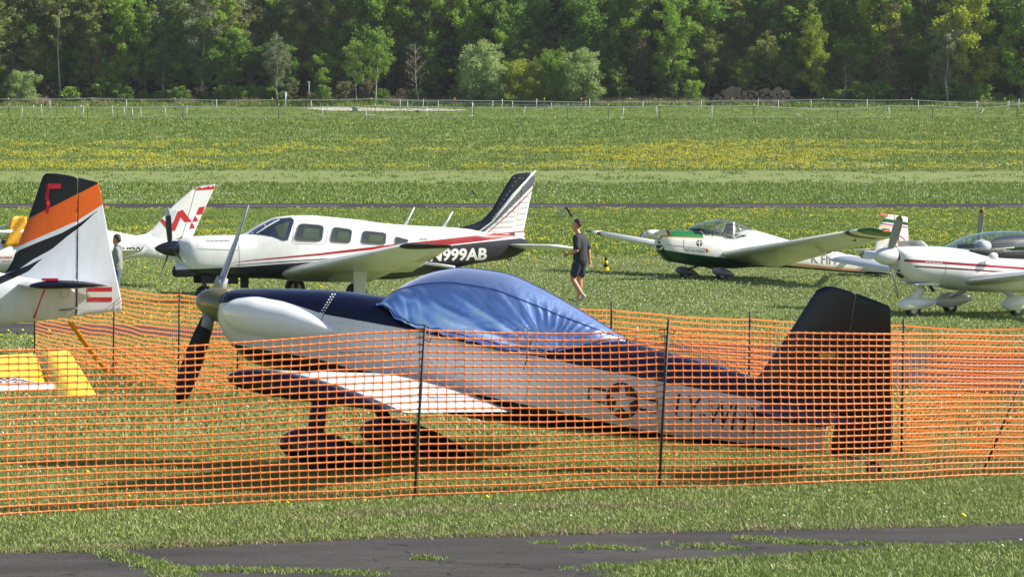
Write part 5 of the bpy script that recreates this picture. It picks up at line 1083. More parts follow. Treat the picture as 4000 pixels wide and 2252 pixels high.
t = thing('person', 'man walking left in charcoal T-shirt, navy shorts and pale trainers, looking down', 'person', g, (0, 0, R(-28)))
V_ = Vector
J = {'pelvis': (V_((.02, 0, .93)), (.11, .15)), 'waist': (V_((.02, 0, 1.08)), (.095, .135)), 'chest': (V_((.02, 0, 1.30)), (.11, .16)), 'neck': (V_((-.01, 0, 1.47)), .058), 'jaw': (V_((-.075, 0, 1.585)), (.055, .056)), 'skull': (V_((-.04, 0, 1.68)), (.092, .076)), 'crown': (V_((-.035, 0, 1.73)), (.075, .066)),
     'nose': (V_((-.150, 0, 1.635)), .013), 'face': (V_((-.080, 0, 1.635)), .058),
     'lsh': (V_((.02, -.17, 1.40)), .06), 'lel': (V_((.07, -.25, 1.12)), .043), 'lmid': (V_((-.05, -.24, 1.06)), .036), 'lwrist': (V_((-.16, -.19, 1.04)), .025),
     'rsh': (V_((.02, .17, 1.40)), .06), 'rel': (V_((.12, .23, 1.12)), .043), 'rwrist': (V_((.15, .22, .88)), .026),
     'lhip': (V_((-.01, -.09, .86)), .095), 'lkn': (V_((-.11, -.09, .49)), .058), 'lcalf': (V_((-.01, -.09, .34)), .056), 'lank': (V_((.14, -.09, .14)), .036), 'lfoot': (V_((.12, -.09, .06)), .03),
     'rhip': (V_((.02, .09, .86)), .095), 'rkn': (V_((-.03, .09, .49)), .06), 'rcalf': (V_((-.02, .09, .34)), .054), 'rank': (V_((-.05, .09, .09)), .036), 'rfoot': (V_((-.12, .09, .045)), .03)}
E = [('pelvis', 'waist'), ('waist', 'chest'), ('chest', 'neck'), ('neck', 'jaw'), ('jaw', 'skull'), ('skull', 'crown'), ('jaw', 'face'), ('face', 'nose'), ('chest', 'lsh'), ('lsh', 'lel'), ('lel', 'lmid'), ('lmid', 'lwrist'), ('chest', 'rsh'), ('rsh', 'rel'), ('rel', 'rwrist'),
     ('pelvis', 'lhip'), ('lhip', 'lkn'), ('lkn', 'lcalf'), ('lcalf', 'lank'), ('lank', 'lfoot'), ('pelvis', 'rhip'), ('rhip', 'rkn'), ('rkn', 'rcalf'), ('rcalf', 'rank'), ('rank', 'rfoot')]
hand('l', J, E, (-.16, -.19, 1.04), (-1, .1, -.05), (0, 0, 1), .6); hand('r', J, E, (.15, .22, .88), (0, 0, -1), (-1, 0, 0), .35)
skin('body', J, E, m_skin, t, vox=.0065)
skin('tshirt', {'hem': (V_((.03, 0, .90)), (.160, .190)), 'waist': (V_((.03, 0, 1.08)), (.150, .180)), 'chest': (V_((.025, 0, 1.30)), (.150, .195)), 'col': (V_((.005, 0, 1.425)), (.085, .10)), 'ls': (V_((.025, -.17, 1.39)), .088), 'le': (V_((.06, -.235, 1.19)), .078), 'rs': (V_((.025, .17, 1.39)), .088), 're': (V_((.10, .225, 1.19)), .078)},
     [('hem', 'waist'), ('waist', 'chest'), ('chest', 'col'), ('chest', 'ls'), ('ls', 'le'), ('chest', 'rs'), ('rs', 're')], m_shirt, t, root=1)
skin('shorts', {'p': (V_((.02, 0, .90)), (.13, .16)), 'l': (V_((-.0, -.09, .82)), .112), 'lk': (V_((-.07, -.095, .60)), (.092, .085)), 'r': (V_((.02, .09, .82)), .112), 'rk': (V_((.01, .095, .60)), (.092, .085))}, [('p', 'l'), ('l', 'lk'), ('p', 'r'), ('r', 'rk')], m_shorts, t)
skin('hair', {'a': (V_((-.025, 0, 1.745)), (.088, .076)), 'b': (V_((.022, 0, 1.68)), (.052, .072)), 'c': (V_((-.09, 0, 1.765)), (.035, .05))}, [('a', 'b'), ('a', 'c')], m_hair, t)
for sd, (a, b_) in ((-1, (V_((.165, -.09, .13)), V_((.09, -.09, .035)))), (1, (V_((-.02, .09, .05)), V_((-.20, .09, .035))))):
    o = skin('shoe', {'h': (a, (.05, .05)), 'm': (a.lerp(b_, .5), (.047, .045)), 't': (b_ + (b_ - a) * .25, (.042, .032))}, [('h', 'm'), ('m', 't')], m_shoe, t)
for y in (-1, 1):
    b = MB(); b.lathe([(-.008, .0), (-.006, .022), (.006, .026), (.01, .0)], (-.045, .078 * y - .0, 1.635), (0, 1, 0), 10); b.build('ear', m_skin, t, True)
    b = MB(); b.lathe([(0, .011), (.004, .008), (.006, 0)], (-.128, .032 * y, 1.665), (-1, y * .3, 0), 8); b.build('eye', m_black, t, True)
b = MB(); b.box((-.138, 0, 1.60), (.012, .05, .008)); b.build('mouth', simple('lips', (150, 84, 76), .5), t)
ph = MB(); ph.box((0, 0, 0), (.012, .075, .15), Matrix.Rotation(-.5, 3, 'Y')); ph = ph.build('phone', m_black, None); ph.location = g + Matrix.Rotation(R(-28), 3, 'Z') @ V_((-.245, -.19, 1.06)); ph['label'] = 'small black phone held in the hand of the walking man'; ph['category'] = 'phone'

g = at(458, 1000, 69.5); g.z = zg(69.5)
t = thing('person', 'child in grey hoodie and blue jeans standing behind the orange-striped tail', 'person', g)
sc = 1.40 / 1.75
def K(x, y, z): return V_((x * sc, y * sc, z * sc))
J = {'pelvis': (K(0, 0, .93), (.08, .105)), 'waist': (K(0, 0, 1.08), (.07, .095)), 'chest': (K(0, 0, 1.30), (.08, .115)), 'neck': (K(-.01, 0, 1.49), .04), 'jaw': (K(-.04, 0, 1.58), (.058, .06)), 'skull': (K(-.02, 0, 1.68), (.085, .076)), 'crown': (K(-.02, 0, 1.74), .06), 'nose': (K(-.12, 0, 1.62), .011), 'face': (K(-.06, 0, 1.63), .05),
     'lsh': (K(0, -.16, 1.40), .05), 'lel': (K(.05, -.20, 1.14), .035), 'lwrist': (K(-.06, -.18, .96), .022), 'rsh': (K(0, .16, 1.40), .05), 'rel': (K(.03, .22, 1.14), .035), 'rwrist': (K(-.04, .2, .92), .022),
     'lhip': (K(0, -.08, .88), .07), 'lkn': (K(-.02, -.09, .48), .045), 'lank': (K(.02, -.09, .08), .03), 'lfoot': (K(-.08, -.09, .04), .026), 'rhip': (K(0, .08, .88), .07), 'rkn': (K(-.02, .09, .48), .045), 'rank': (K(.02, .09, .08), .03), 'rfoot': (K(-.08, .09, .04), .026)}
E = [('pelvis', 'waist'), ('waist', 'chest'), ('chest', 'neck'), ('neck', 'jaw'), ('jaw', 'skull'), ('skull', 'crown'), ('jaw', 'face'), ('face', 'nose'), ('chest', 'lsh'), ('lsh', 'lel'), ('lel', 'lwrist'), ('chest', 'rsh'), ('rsh', 'rel'), ('rel', 'rwrist'), ('pelvis', 'lhip'), ('lhip', 'lkn'), ('lkn', 'lank'), ('lank', 'lfoot'), ('pelvis', 'rhip'), ('rhip', 'rkn'), ('rkn', 'rank'), ('rank', 'rfoot')]
hand('l', J, E, K(-.06, -.18, .96), (-.5, 0, -1), (-1, 0, .5), .3, .008); hand('r', J, E, K(-.04, .2, .92), (-.5, 0, -1), (-1, 0, .5), .3, .008)
skin('body', J, E, m_skin, t, vox=.0065)
skin('hoodie', {'hem': (K(.01, 0, .90), (.11, .13)), 'w': (K(.01, 0, 1.08), (.11, .13)), 'c': (K(0, 0, 1.30), (.11, .14)), 'n': (K(.01, 0, 1.46), (.085, .085)), 'hd': (K(.07, 0, 1.44), .07), 'ls': (K(0, -.16, 1.39), .07), 'le': (K(.05, -.20, 1.14), .056), 'lw': (K(-.04, -.185, .99), .042), 'rs': (K(0, .16, 1.39), .07), 're': (K(.03, .22, 1.14), .056), 'rw': (K(-.03, .205, .98), .042)},
     [('hem', 'w'), ('w', 'c'), ('c', 'n'), ('n', 'hd'), ('c', 'ls'), ('ls', 'le'), ('le', 'lw'), ('c', 'rs'), ('rs', 're'), ('re', 'rw')], m_hood, t, root=1)
skin('jeans', {'p': (K(0, 0, .90), (.115, .10)), 'l': (K(0, -.08, .82), .082), 'lk': (K(-.02, -.09, .48), .06), 'la': (K(.02, -.09, .10), .05), 'r': (K(0, .08, .82), .082), 'rk': (K(-.02, .09, .48), .06), 'ra': (K(.02, .09, .10), .05)}, [('p', 'l'), ('l', 'lk'), ('lk', 'la'), ('p', 'r'), ('r', 'rk'), ('rk', 'ra')], m_jean, t)
skin('hair', {'a': (K(0, 0, 1.74), (.088, .08)), 'b': (K(.04, 0, 1.66), (.062, .076))}, [('a', 'b')], m_hair, t)
for y in (-1, 1): skin('shoe', {'h': (K(.02, .09 * y, .05), .045), 't': (K(-.14, .09 * y, .035), .035)}, [('h', 't')], m_shoe, t)

# ================================================================== cone and A-shaped markers
g = G(2367, 1060)
t = thing('traffic_cone', 'yellow and black banded traffic cone between the walking man and the motor glider', 'cone', g)
zs = [0, .10, .18, .26, .34, .42]; rr_ = [.10, .092, .078, .064, .052, .034]
for k in range(4):
    b = MB(); z0 = .03 + k * .095; z1 = z0 + .095; r0 = .088 - k * .017; b.lathe([(z0, r0), (z0 + .01, r0 + .006), (z1 - .012, r0 - .012), (z1, r0 - .017)], (0, 0, 0), (0, 0, 1), 18); b.build('band', [m_yellow, m_black][k % 2], t, True)
b = MB(); b.lathe([(.41, .030), (.46, .026), (.475, .0)], (0, 0, 0), (0, 0, 1), 18); b.build('tip', m_yellow, t, True)
b = MB(); b.box((0, 0, .018), (.24, .24, .036)); b.build('foot', m_yellow, t)
t.scale = (1.0, 1.0, 1.0)
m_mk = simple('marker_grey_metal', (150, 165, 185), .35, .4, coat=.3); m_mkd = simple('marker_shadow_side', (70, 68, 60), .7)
for k, (px, py, w_, h_, lab) in enumerate([(1840, 776, 50, 32, 'grey A-shaped runway marker beyond the runway, left of the black fin tip'), (2205, 850, 56, 40, 'grey A-shaped runway marker on the near side of the runway, above the walking man')]):
    g = G(px, py); s_ = g.y / F; t = thing('runway_marker', lab, 'marker', g, group='A-shaped markers beside the runway'); w2, hh = w_ * s_ / 2, h_ * s_
    for sd in (-1, 1):
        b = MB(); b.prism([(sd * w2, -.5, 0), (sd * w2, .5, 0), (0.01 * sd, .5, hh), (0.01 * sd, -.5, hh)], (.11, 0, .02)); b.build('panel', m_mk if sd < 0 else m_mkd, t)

# ================================================================== orange plastic nets
M = MT('orange_net_plastic'); n_ = M.noise(5, 3, M.obj())
cc_ = M.mix(n_, (1, .42, .13, 1), (1, .36, .09, 1)); M.l(cc_, M.b.inputs['Base Color']); M.b.inputs['Roughness'].default_value = .38
tl = M.n('BsdfTranslucent'); M.l(cc_, tl.inputs[0]); mx = M.n('MixShader'); mx.inputs[0].default_value = .5; M.l(M.b.outputs[0], mx.inputs[1]); M.l(tl.outputs[0], mx.inputs[2]); M.l(mx.outputs[0], M.t.nodes['Material Output'].inputs[0]); m_net = M.m
m_net2 = m_net.copy(); m_net2.name = 'red_orange_net_plastic'
for nd in m_net2.node_tree.nodes:
    if nd.type == 'MIX': nd.inputs[6].default_value = (1, .30, .08, 1); nd.inputs[7].default_value = (1, .25, .06, 1)
def net(label, ctrl, posts, cw, rows, detailed, seed, wob=.03, group='orange plastic safety nets'):
    """ctrl: list of (bottom world point, top z above it, lean)"""
    P = [Vector(c_[0]) for c_ in ctrl]; s_ = [0]
    for a, b_ in zip(P, P[1:]): s_.append(s_[-1] + (b_ - a).xy.length)
    fx, fy, fh, fb = pchip(s_, [p.x for p in P]), pchip(s_, [p.y for p in P]), pchip(s_, [c_[1] for c_ in ctrl]), pchip(s_, [c_[2] for c_ in ctrl])
    t = thing('safety_net', label, 'safety net', P[0], group=group)
    n = int(s_[-1] / cw); O = P[0]; us = np.arange(n + 1) * cw; pu = [u for u, *_ in posts]
    X, Y, H, B = fx(us), fy(us), fh(us), fb(us)
    pos = np.zeros((n + 1, rows + 1, 3))
    for i in range(n + 1):
        u = us[i]; du = min([abs(u - q) for q in pu] + [2.0]); sag = 1 - math.exp(-du * 1.2)
        for j in range(rows + 1):
            v = j / rows; z = B[i] + H[i] * v
            if pu: z -= .035 * sag * v ** 1.5
            z += .016 * mnoise.noise(Vector((u * .9, v * 2, seed))) + .003 * mnoise.noise(Vector((u * 5, v * 7, seed)))
            sh = .025 * mnoise.noise(Vector((u * .35, v * 1.5, seed + 5))) + .006 * mnoise.noise(Vector((u * 4, v * 9, seed + 9)))
            d = wob * 1.6 * mnoise.noise(Vector((u * .7, v * 2.2, seed + 11))) * (1.2 if sag > .3 else .4)
            pos[i, j] = (X[i] + sh - O.x, Y[i] + d - O.y, z + zg(float(Y[i])) - O.z)
    V = []; Q = []
    chh = float(np.mean(H)) / rows
    if detailed:
        tx = np.gradient(pos, axis=0); tx /= np.linalg.norm(tx, axis=2, keepdims=True); tz = np.gradient(pos, axis=1); tz /= np.linalg.norm(tz, axis=2, keepdims=True); nn = np.cross(tx, tz); nn /= np.linalg.norm(nn, axis=2, keepdims=True)
        th = .0035
        def rib(a, b_, side, nrm, prof):
            k0 = len(V)
            for q, w_ in prof:
                p = a + (b_ - a) * q
                for sx_, sy in ((-1, -1), (1, -1), (1, 1), (-1, 1)): V.append(p + side * (w_ / 2 * sx_) + nrm * th * sy)
            for i in range(len(prof) - 1):
                for k in range(4): k2 = (k + 1) % 4; Q.append((k0 + i * 4 + k, k0 + i * 4 + k2, k0 + i * 4 + 4 + k2, k0 + i * 4 + 4 + k))
        hp = [(0, .0195), (.16, .0142), (.5, .0122), (.84, .0142), (1, .0195)]; vp = [(.10, .0120), (.26, .0040), (.74, .0040), (.90, .0120)]
        for i in range(n + 1):
            for j in range(rows + 1):
                if i < n: rib(pos[i, j], pos[i + 1, j], tz[i, j], nn[i, j], hp)
                if j < rows: rib(pos[i, j], pos[i, j + 1], tx[i, j], nn[i, j], vp)
    else:
        for i in range(n + 1):
            for j in range(rows + 1):
                a = pos[i, j]
                if i < n:
                    b_ = pos[i + 1, j]; k = len(V); V += [a - (0, 0, .0075), b_ - (0, 0, .0075), b_ + (0, 0, .0075), a + (0, 0, .0075)]; Q.append((k, k + 1, k + 2, k + 3))
                if j < rows:
                    b_ = pos[i, j + 1]; dx = (pos[min(i + 1, n), j] - pos[max(i - 1, 0), j]); dx = dx / np.linalg.norm(dx) * .0028; k = len(V); V += [a - dx + (0, .002, 0), a + dx + (0, .002, 0), b_ + dx + (0, .002, 0), b_ - dx + (0, .002, 0)]; Q.append((k, k + 1, k + 2, k + 3))
    me = fast_mesh('mesh_net', V, Q, 4, m_net if detailed else m_net2); link(bpy.data.objects.new('mesh', me), t)
    for (u, lean, hp_, dy) in posts:
        b = MB(); x, y = float(fx(u)) - O.x, float(fy(u)) - O.y + dy; zb = zg(y + O.y) - O.z
        b.tube([(x - lean, y, zb - .1), (x - lean * .5, y, zb + hp_ * .5), (x, y, zb + hp_)], .011, 8); b.tube([(x, y - .012, zb + hp_ - .10), (x + .035, y - .03, zb + hp_ - .12), (x + .05, y - .03, zb + hp_ - .08)], .004, 5)
        b.build('post', m_steel, t, True)
    return t
def ctl(L):                                            # (px bottom, py bottom, py top)
    o = []
    for x, yb, yt in L:
        g = G(x, yb + 12); o.append((g, at(x, yt, g.y).z - g.z - .025, .025))
    return o
def upos(ctrl, px):                                    # path length of the net at a picture column
    P = [c_[0] for c_ in ctrl]; s_ = 0
    for a, b_ in zip(P, P[1:]):
        pa, pb = CX + F * a.x / a.y, CX + F * b_.x / b_.y
        if pa <= px <= pb: return s_ + (b_ - a).xy.length * (px - pa) / (pb - pa)
        s_ += (b_ - a).xy.length
    return s_
C1 = ctl([(-700, 2050, 1380), (0, 2006, 1350), (620, 1975, 1338), (1100, 1955, 1312), (1645, 1932, 1287), (2100, 1914, 1289), (2595, 1898, 1286), (3100, 1884, 1288), (3480, 1871, 1289), (4000, 1845, 1296), (4700, 1815, 1305)])
net('nearest orange plastic net stretched in front of the navy taildragger', C1, [(upos(C1, 1660), .085, 1.30, -.02), (upos(C1, 2612), .08, 1.33, -.02)], .0755, 23, True, 1)
# fallen-over post at the right
ga, gb = G(3830, 1842), None; top_ = at(3995, 1480, 27.2)
b = MB(); b.tube([ga - ga + V_((0, 0, -.05)), (top_ - ga) * .5 + V_((.01, 0, 0)), top_ - ga], .011, 8); o = b.build('leaning_post', m_steel, None, True); o.location = ga; o['label'] = 'thin dark post leaning steeply against the orange nets at the right edge'; o['category'] = 'post'
C2 = [(G(138, 1385), 1.15, 0), (G(447, 1462), 1.18, 0), (G(702, 1524), 1.19, 0), (G(932, 1545), 1.19, 0), (G(1350, 1562), 1.19, 0), (G(1850, 1590), 1.18, 0), (G(2385, 1622), 1.17, 0), (G(2935, 1700), 1.17, 0), (G(3520, 1778), 1.16, 0), (G(4050, 1822), 1.16, 0), (G(4700, 1860), 1.16, 0)]
C2[8] = (at(3520, 1778, 29.0).xy.to_3d() + V_((0, 0, zg(29.0))), 1.2, 0); C2[9] = (at(4080, 1800, 28.2).xy.to_3d() + V_((0, 0, zg(28.2))), 1.2, 0); C2[10] = (at(4700, 1800, 27.6).xy.to_3d() + V_((0, 0, zg(27.6))), 1.2, 0)
C2[7] = (at(2920, 1700, 31.2).xy.to_3d() + V_((0, 0, zg(31.2))), 1.19, 0)
net('long orange plastic net behind the navy taildragger, in front of the middle taxiway', C2, [(upos(C2, x), .02, 1.26, -.02) for x in (139, 447, 702, 932, 1500, 2000, 2388, 2932, 3532, 4120)], .072, 20, False, 3)
# ================================================================== electric fences at the wood's edge
m_post = simple('white_plastic_post', (205, 208, 205), .6); m_dpost = simple('dark_post', (52, 50, 44), .8); m_tape = simple('white_tape', (190, 196, 190), .7); m_insul = simple('yellow_insulator', (225, 200, 60), .5)
def wire(t, pts, r, O, name='tape'):
    b = MB(); b.tube([p - O for p in pts], r, 5); return b.build(name, m_tape, t, True)
def fence(label, whites, darks, base, hpx, wires, seed):
    rr = random.Random(seed); d0 = G(2000, base).y; O = G(0, base); t = thing('electric_fence', label, 'fence', O, group='electric tape fences below the wood')
    ct = []
    for x, lean, top in whites:
        g = at(x, base, d0); g.z = zg(d0); p1 = at(x + lean, top, d0); b = MB(); b.tube([g - O + V_((0, 0, -.05)), p1 - O], .042, 6); b.build('post', m_post, t, True); ct.append((x, d0))
    for x in darks:
        g = at(x, base + 1, d0 + .3); g.z = zg(d0); p1 = at(x, base - hpx, d0 + .3); b = MB(); b.tube([g - O + V_((0, 0, -.05)), p1 - O], .036, 6); b.build('dark_post', m_dpost, t, True)
        b = MB(); b.tube([p1 - O, p1 - O + V_((0, 0, .22))], .05, 6); b.build('insulator', m_insul, t, True)
    for (pts, r) in wires:
        P_ = []
        for (xa, ya), (xb, yb) in zip(pts, pts[1:]):
            k = max(2, int((xb - xa) / 60))
            for i in range(k): q = i / k; P_.append(at(xa + (xb - xa) * q, ya + (yb - ya) * q + 3.2 * 4 * q * (1 - q) * min(1, (xb - xa) / 400), d0 - .05))
        P_.append(at(pts[-1][0], pts[-1][1], d0 - .05)); wire(t, P_, r, O)
fence('front electric fence of white posts and pale tape across the upper field', [(83, 4, 418), (136, -6, 410), (142, -4, 422), (165, -4, 408), (296, -4, 415), (316, 0, 410), (326, 0, 412), (442, -4, 413), (486, 0, 416), (519, -4, 418), (554, -6, 416), (651, -8, 415), (730, 0, 412), (1263, -5, 415), (1668, 0, 415), (1845, 0, 398), (2040, 12, 416), (2435, 0, 414), (2565, 0, 412), (2781, 0, 412), (3475, -4, 412), (3815, 30, 424), (1430, 0, 432)],
      [35, 223, 342, 460, 714, 1088, 1465, 1850, 2218, 2376, 2577, 2945, 3273, 3643, 3973], 466, 52,
      [([(-60, 416), (300, 418), (730, 416), (1088, 420), (1263, 418), (1465, 414), (1668, 418), (1850, 420), (2218, 416), (2435, 418), (2577, 414), (2945, 413), (3273, 428), (3475, 414), (3643, 414), (3850, 422), (3973, 408), (4080, 400)], .04),
       ([(-60, 458), (223, 458), (554, 455), (1088, 452), (1465, 448)], .025), ([(1310, 450), (1465, 452), (1620, 460)], .03), ([(1680, 456), (1850, 452)], .03), ([(1850, 460), (2218, 462), (2435, 460)], .02), ([(2945, 413), (3090, 434), (3130, 455)], .03), ([(2435, 414), (2500, 440), (2570, 414)], .025), ([(2577, 458), (2945, 455), (3475, 456)], .02)], 1)
fence('rear electric fence of thin pale posts close to the trees', [(195, 0, 390), (494, 0, 388), (846, 0, 388), (1215, 0, 392), (1115, 0, 362), (1563, 0, 388), (1592, 0, 390), (1650, 4, 388), (1714, -3, 392), (1920, 6, 392), (1962, 0, 386), (2000, 2, 394), (2096, 0, 386), (2154, 0, 402), (2288, 0, 392), (2303, 0, 388), (2512, 0, 394), (2740, 0, 392), (2958, 4, 388), (3040, 0, 390), (3168, 0, 388), (3387, 0, 388), (3587, 0, 392), (3816, 0, 394), (3938, 4, 394), (3980, 0, 386)],
      [32, 360, 683, 1063, 1450, 1776, 2126, 2270, 2461, 2860, 3215, 3560, 3925], 434, 44,
      [([(-60, 386), (360, 384), (683, 388), (1063, 390), (1450, 386), (1776, 392), (1962, 394), (2126, 396), (2461, 398), (2860, 392), (3215, 388), (3560, 390), (3925, 404), (4060, 400)], .03),
       ([(1450, 388), (1650, 396), (1920, 404), (2126, 410), (2288, 408)], .03), ([(1563, 420), (1800, 420), (2096, 418)], .03), ([(2740, 396), (2958, 396), (3168, 398), (3387, 400)], .025)], 2)

# small things by the track
m_bucket = simple('grey_bucket', (165, 172, 182), .6)
b = MB(); b.lathe([(0, .0), (0, .17), (.36, .22), (.38, .23), (.38, .19), (.1, .15)], (0, 0, 0), (0, 0, 1), 14); o = b.build('bucket', m_bucket, None, True); g = G(1387, 436); o.location = g; o.scale = (1.6, 1.6, 1.25); o['label'] = 'pale grey bucket standing at the left part of the gravel track'; o['category'] = 'bucket'
b = MB(); b.lathe([(0, .0), (.02, .26), (.14, .30), (.22, .24), (.26, 0)], (0, 0, 0), (0, 0, 1), 14); o = b.build('black_tub', m_black, None, True); g = G(1630, 440); o.location = g; o['label'] = 'low black tub on the grass below the gravel track'; o['category'] = 'tub'
def post_sign(px, py, hpx, lab, w_=.08):
    g = G(px, py); t = thing('marker_post', lab, 'post', g, group=None); b = MB(); h_ = hpx * g.y / F; b.tube([(0, 0, -.1), (0, 0, h_)], w_, 8); b.build('pole', m_bucket, t, True); b = MB(); b.box((0, 0, h_), (.3, .05, .12)); b.build('cap', m_white, t)
post_sign(1117, 416, 55, 'pale grey marker post with small white cap in front of the bare trees'); post_sign(1207, 402, 82, 'taller bluish grey pole at the foot of the trees', .05)
g = G(72, 404); t = thing('field_sign', 'white board leaning at the wood edge, far left', 'sign', g); b = MB(); b.box((0, 0, .55), (.42, .06, 1.1), Matrix.Rotation(-.2, 3, 'Y')); b.build('board', m_post, t); b = MB(); b.tube([(.05, .05, -.1), (-.05, .08, .8)], .03, 6); b.build('stake', m_steel, t, True)

# ================================================================== trees
def treemesh(name, H, W, kind, seed, leaf, nleaf, cb=.25, cols=None, bark=(60, 52, 44), upto=1.0, nbr=16, trunk_r=None, lean=0.0):
    """returns (trunk mesh, crown mesh) for a tree of height H, crown width W"""
    rg = np.random.default_rng(seed); rr = random.Random(seed); b = MB(); tr = trunk_r or H * .012 + .03
    pts = []; x = y = 0
    for i in range(9): q = i / 8; x += rr.uniform(-1, 1) * .018 * H * (i > 0) + lean * H / 8; y += rr.uniform(-1, 1) * .018 * H * (i > 0); pts.append(Vector((x, y, H * .96 * q)))
    b.tube(pts, [tr * (1 - .9 * (i / 8)) + .008 for i in range(9)], 7)
    centres = []
    for k in range(nbr):
        q = cb + (1 - cb) * ((k + .5) / nbr) * .96; i = min(7, int(q * 8)); p = pts[i].lerp(pts[i + 1], q * 8 - i); a = k * 2.4 + rr.uniform(-.5, .5)
        if kind == 'spruce': L = W / 2 * (1.04 - (q - cb) / (1 - cb)) * rr.uniform(.85, 1.1); rise = -.22
        elif kind == 'bush': L = W / 2 * rr.uniform(.6, 1.0) * math.sqrt(max(.1, 1 - ((q - .35) / .7) ** 2)); rise = .5
        elif kind == 'column': L = W / 2 * rr.uniform(.7, 1.05) * (math.sin(math.pi * min(1, (q - cb) / (1 - cb) * .85 + .12)) ** .6); rise = .9
        else: L = W / 2 * rr.uniform(.6, 1.08) * (math.sin(math.pi * min(1, (q - cb) / (1 - cb) * .8 + .18)) ** .7); rise = .55
        d = Vector((math.cos(a), math.sin(a), rise)); e = p + d * L; m_ = p.lerp(e, .5) + Vector((0, 0, -.05 * L if kind == 'spruce' else .08 * L))
        b.tube([p, m_, e], [tr * .42 * (1.1 - q) + .012, tr * .25 * (1.1 - q) + .01, .008], 5, False)
        for s_ in (.35, .6, .85, 1.0):
            centres.append((p.lerp(e, s_) + Vector((rr.uniform(-1, 1), rr.uniform(-1, 1), rr.uniform(-.6, .6))) * L * .12, L * (.30 if s_ < 1 else .22) + .12 * W / 6))
        if kind in ('bare', 'airy'):
            for s_ in (.4, .6, .8):
                u = p.lerp(e, s_); v = u + Vector((rr.uniform(-1, 1), rr.uniform(-1, 1), rr.uniform(.3, 1.2))).normalized() * L * .4; b.tube([u, v], [.016, .005], 4, False)
    centres.append((pts[-1], W * .10 + .1))
    wts = np.array([c_[1] ** 1.6 for c_ in centres]); idx = rg.choice(len(centres), nleaf, p=wts / wts.sum())
    cc2 = np.array([tuple(c_[0]) for c_ in centres])[idx]; rad = np.array([c_[1] for c_ in centres])[idx]
    # leaves hang in small sprays with gaps between
    spray = rg.normal(size=(len(centres) * 9, 3)); spray /= np.linalg.norm(spray, axis=1, keepdims=True); sp = spray[idx * 9 + rg.integers(0, 9, nleaf)] * rad[:, None] * rg.uniform(.5, 1.0, (nleaf, 1))
    P = cc2 + sp * np.array([1, 1, .8]) + rg.normal(size=(nleaf, 3)) * .22 * rad[:, None]
    P[:, 2] = np.maximum(P[:, 2], .15)
    n_ = rg.normal(size=(nleaf, 3)) + np.array([0, 0, .5]); n_ /= np.linalg.norm(n_, axis=1, keepdims=True); u = np.cross(n_, rg.normal(size=(nleaf, 3))); u /= np.linalg.norm(u, axis=1, keepdims=True); v = np.cross(n_, u)
    s1 = (leaf * rg.uniform(.6, 1.3, nleaf))[:, None]; s2 = s1 * rg.uniform(.45, .9, (nleaf, 1))
    VV = np.stack([P - u * s1, P - v * s2 * .9 + n_ * s1 * .15, P + u * s1, P + v * s2], 1).reshape(-1, 3); Q = np.arange(len(VV)).reshape(-1, 4)
    return b, VV, Q
LEAF = {'fresh': [(0.146, 0.259, 0.039), (0.26, 0.411, 0.058), (0.372, 0.533, 0.082)], 'green': [(0.106, 0.216, 0.042), (0.188, 0.33, 0.06), (0.281, 0.436, 0.079)], 'olive': [(0.192, 0.231, 0.067), (0.276, 0.312, 0.085), (0.346, 0.38, 0.113)], 'pale': [(0.267, 0.375, 0.137), (0.382, 0.501, 0.189), (0.495, 0.55, 0.239)], 'yellow': [(0.256, 0.315, 0.042), (0.357, 0.414, 0.051), (0.486, 0.536, 0.072)], 'dark': [(0.022, 0.049, 0.021), (0.037, 0.075, 0.031), (0.059, 0.104, 0.037)], 'brown': [(0.177, 0.145, 0.084), (0.23, 0.197, 0.106), (0.164, 0.208, 0.072)], 'grey': [(0.207, 0.246, 0.136), (0.293, 0.327, 0.187), (0.377, 0.393, 0.24)]}
LM = {k: leafmat('leaf_' + k, v, .42, .6, inst=True, spec=.15) for k, v in LEAF.items()}
m_bark = simple('grey_bark', (96, 88, 78), .9, var=.5, scale=3); m_bark2 = simple('pale_bark', (176, 168, 154), .8, var=.4, scale=4); m_bark3 = simple('dark_bark', (50, 44, 38), .9, var=.4); m_bark4 = simple('red_bark', (150, 96, 72), .9, var=.4)
TP_ = {}
def tproto(key, H, W, kind, seed, leaf, nleaf, cb, mat, bark, nbr=16, tr=None, nm='broadleaf_tree'):
    b, VV, Q = treemesh(key, H, W, kind, seed, leaf, nleaf, cb, nbr=nbr, trunk_r=tr)
    me = bpy.data.meshes.new('trunk_mesh'); me.from_pydata([tuple(v) for v in b.v], [], b.f); me.materials.append(bark)
    for p in me.polygons: p.use_smooth = True
    cm = fast_mesh('crown_mesh', VV, Q, 4, LM[mat]); TP_[key] = (me, cm, H, nm)
tproto('tall_green', 16, 6.5, 'round', 1, 0.148, 11625, .14, 'green', m_bark, 20)
tproto('tall_green2', 17, 6.0, 'column', 2, 0.140, 10850, .14, 'fresh', m_bark, 22)
tproto('tall_olive', 16, 6.0, 'airy', 3, 0.125, 9300, .20, 'olive', m_bark, 22)
tproto('tall_grey', 16, 5.5, 'airy', 4, 0.117, 8060, .22, 'grey', m_bark2, 24)
tproto('brown', 15, 5.5, 'airy', 5, 0.109, 7130, .16, 'brown', m_bark, 26)
tproto('spruce', 15, 5.5, 'spruce', 6, 0.156, 10075, .06, 'dark', m_bark3, 44, nm='spruce_tree')
tproto('birch', 9, 4.2, 'airy', 7, 0.101, 3565, .30, 'fresh', m_bark2, 16, .09)
tproto('sapling', 6, 2.6, 'airy', 8, .12, 800, .25, 'fresh', m_bark2, 14, .05)
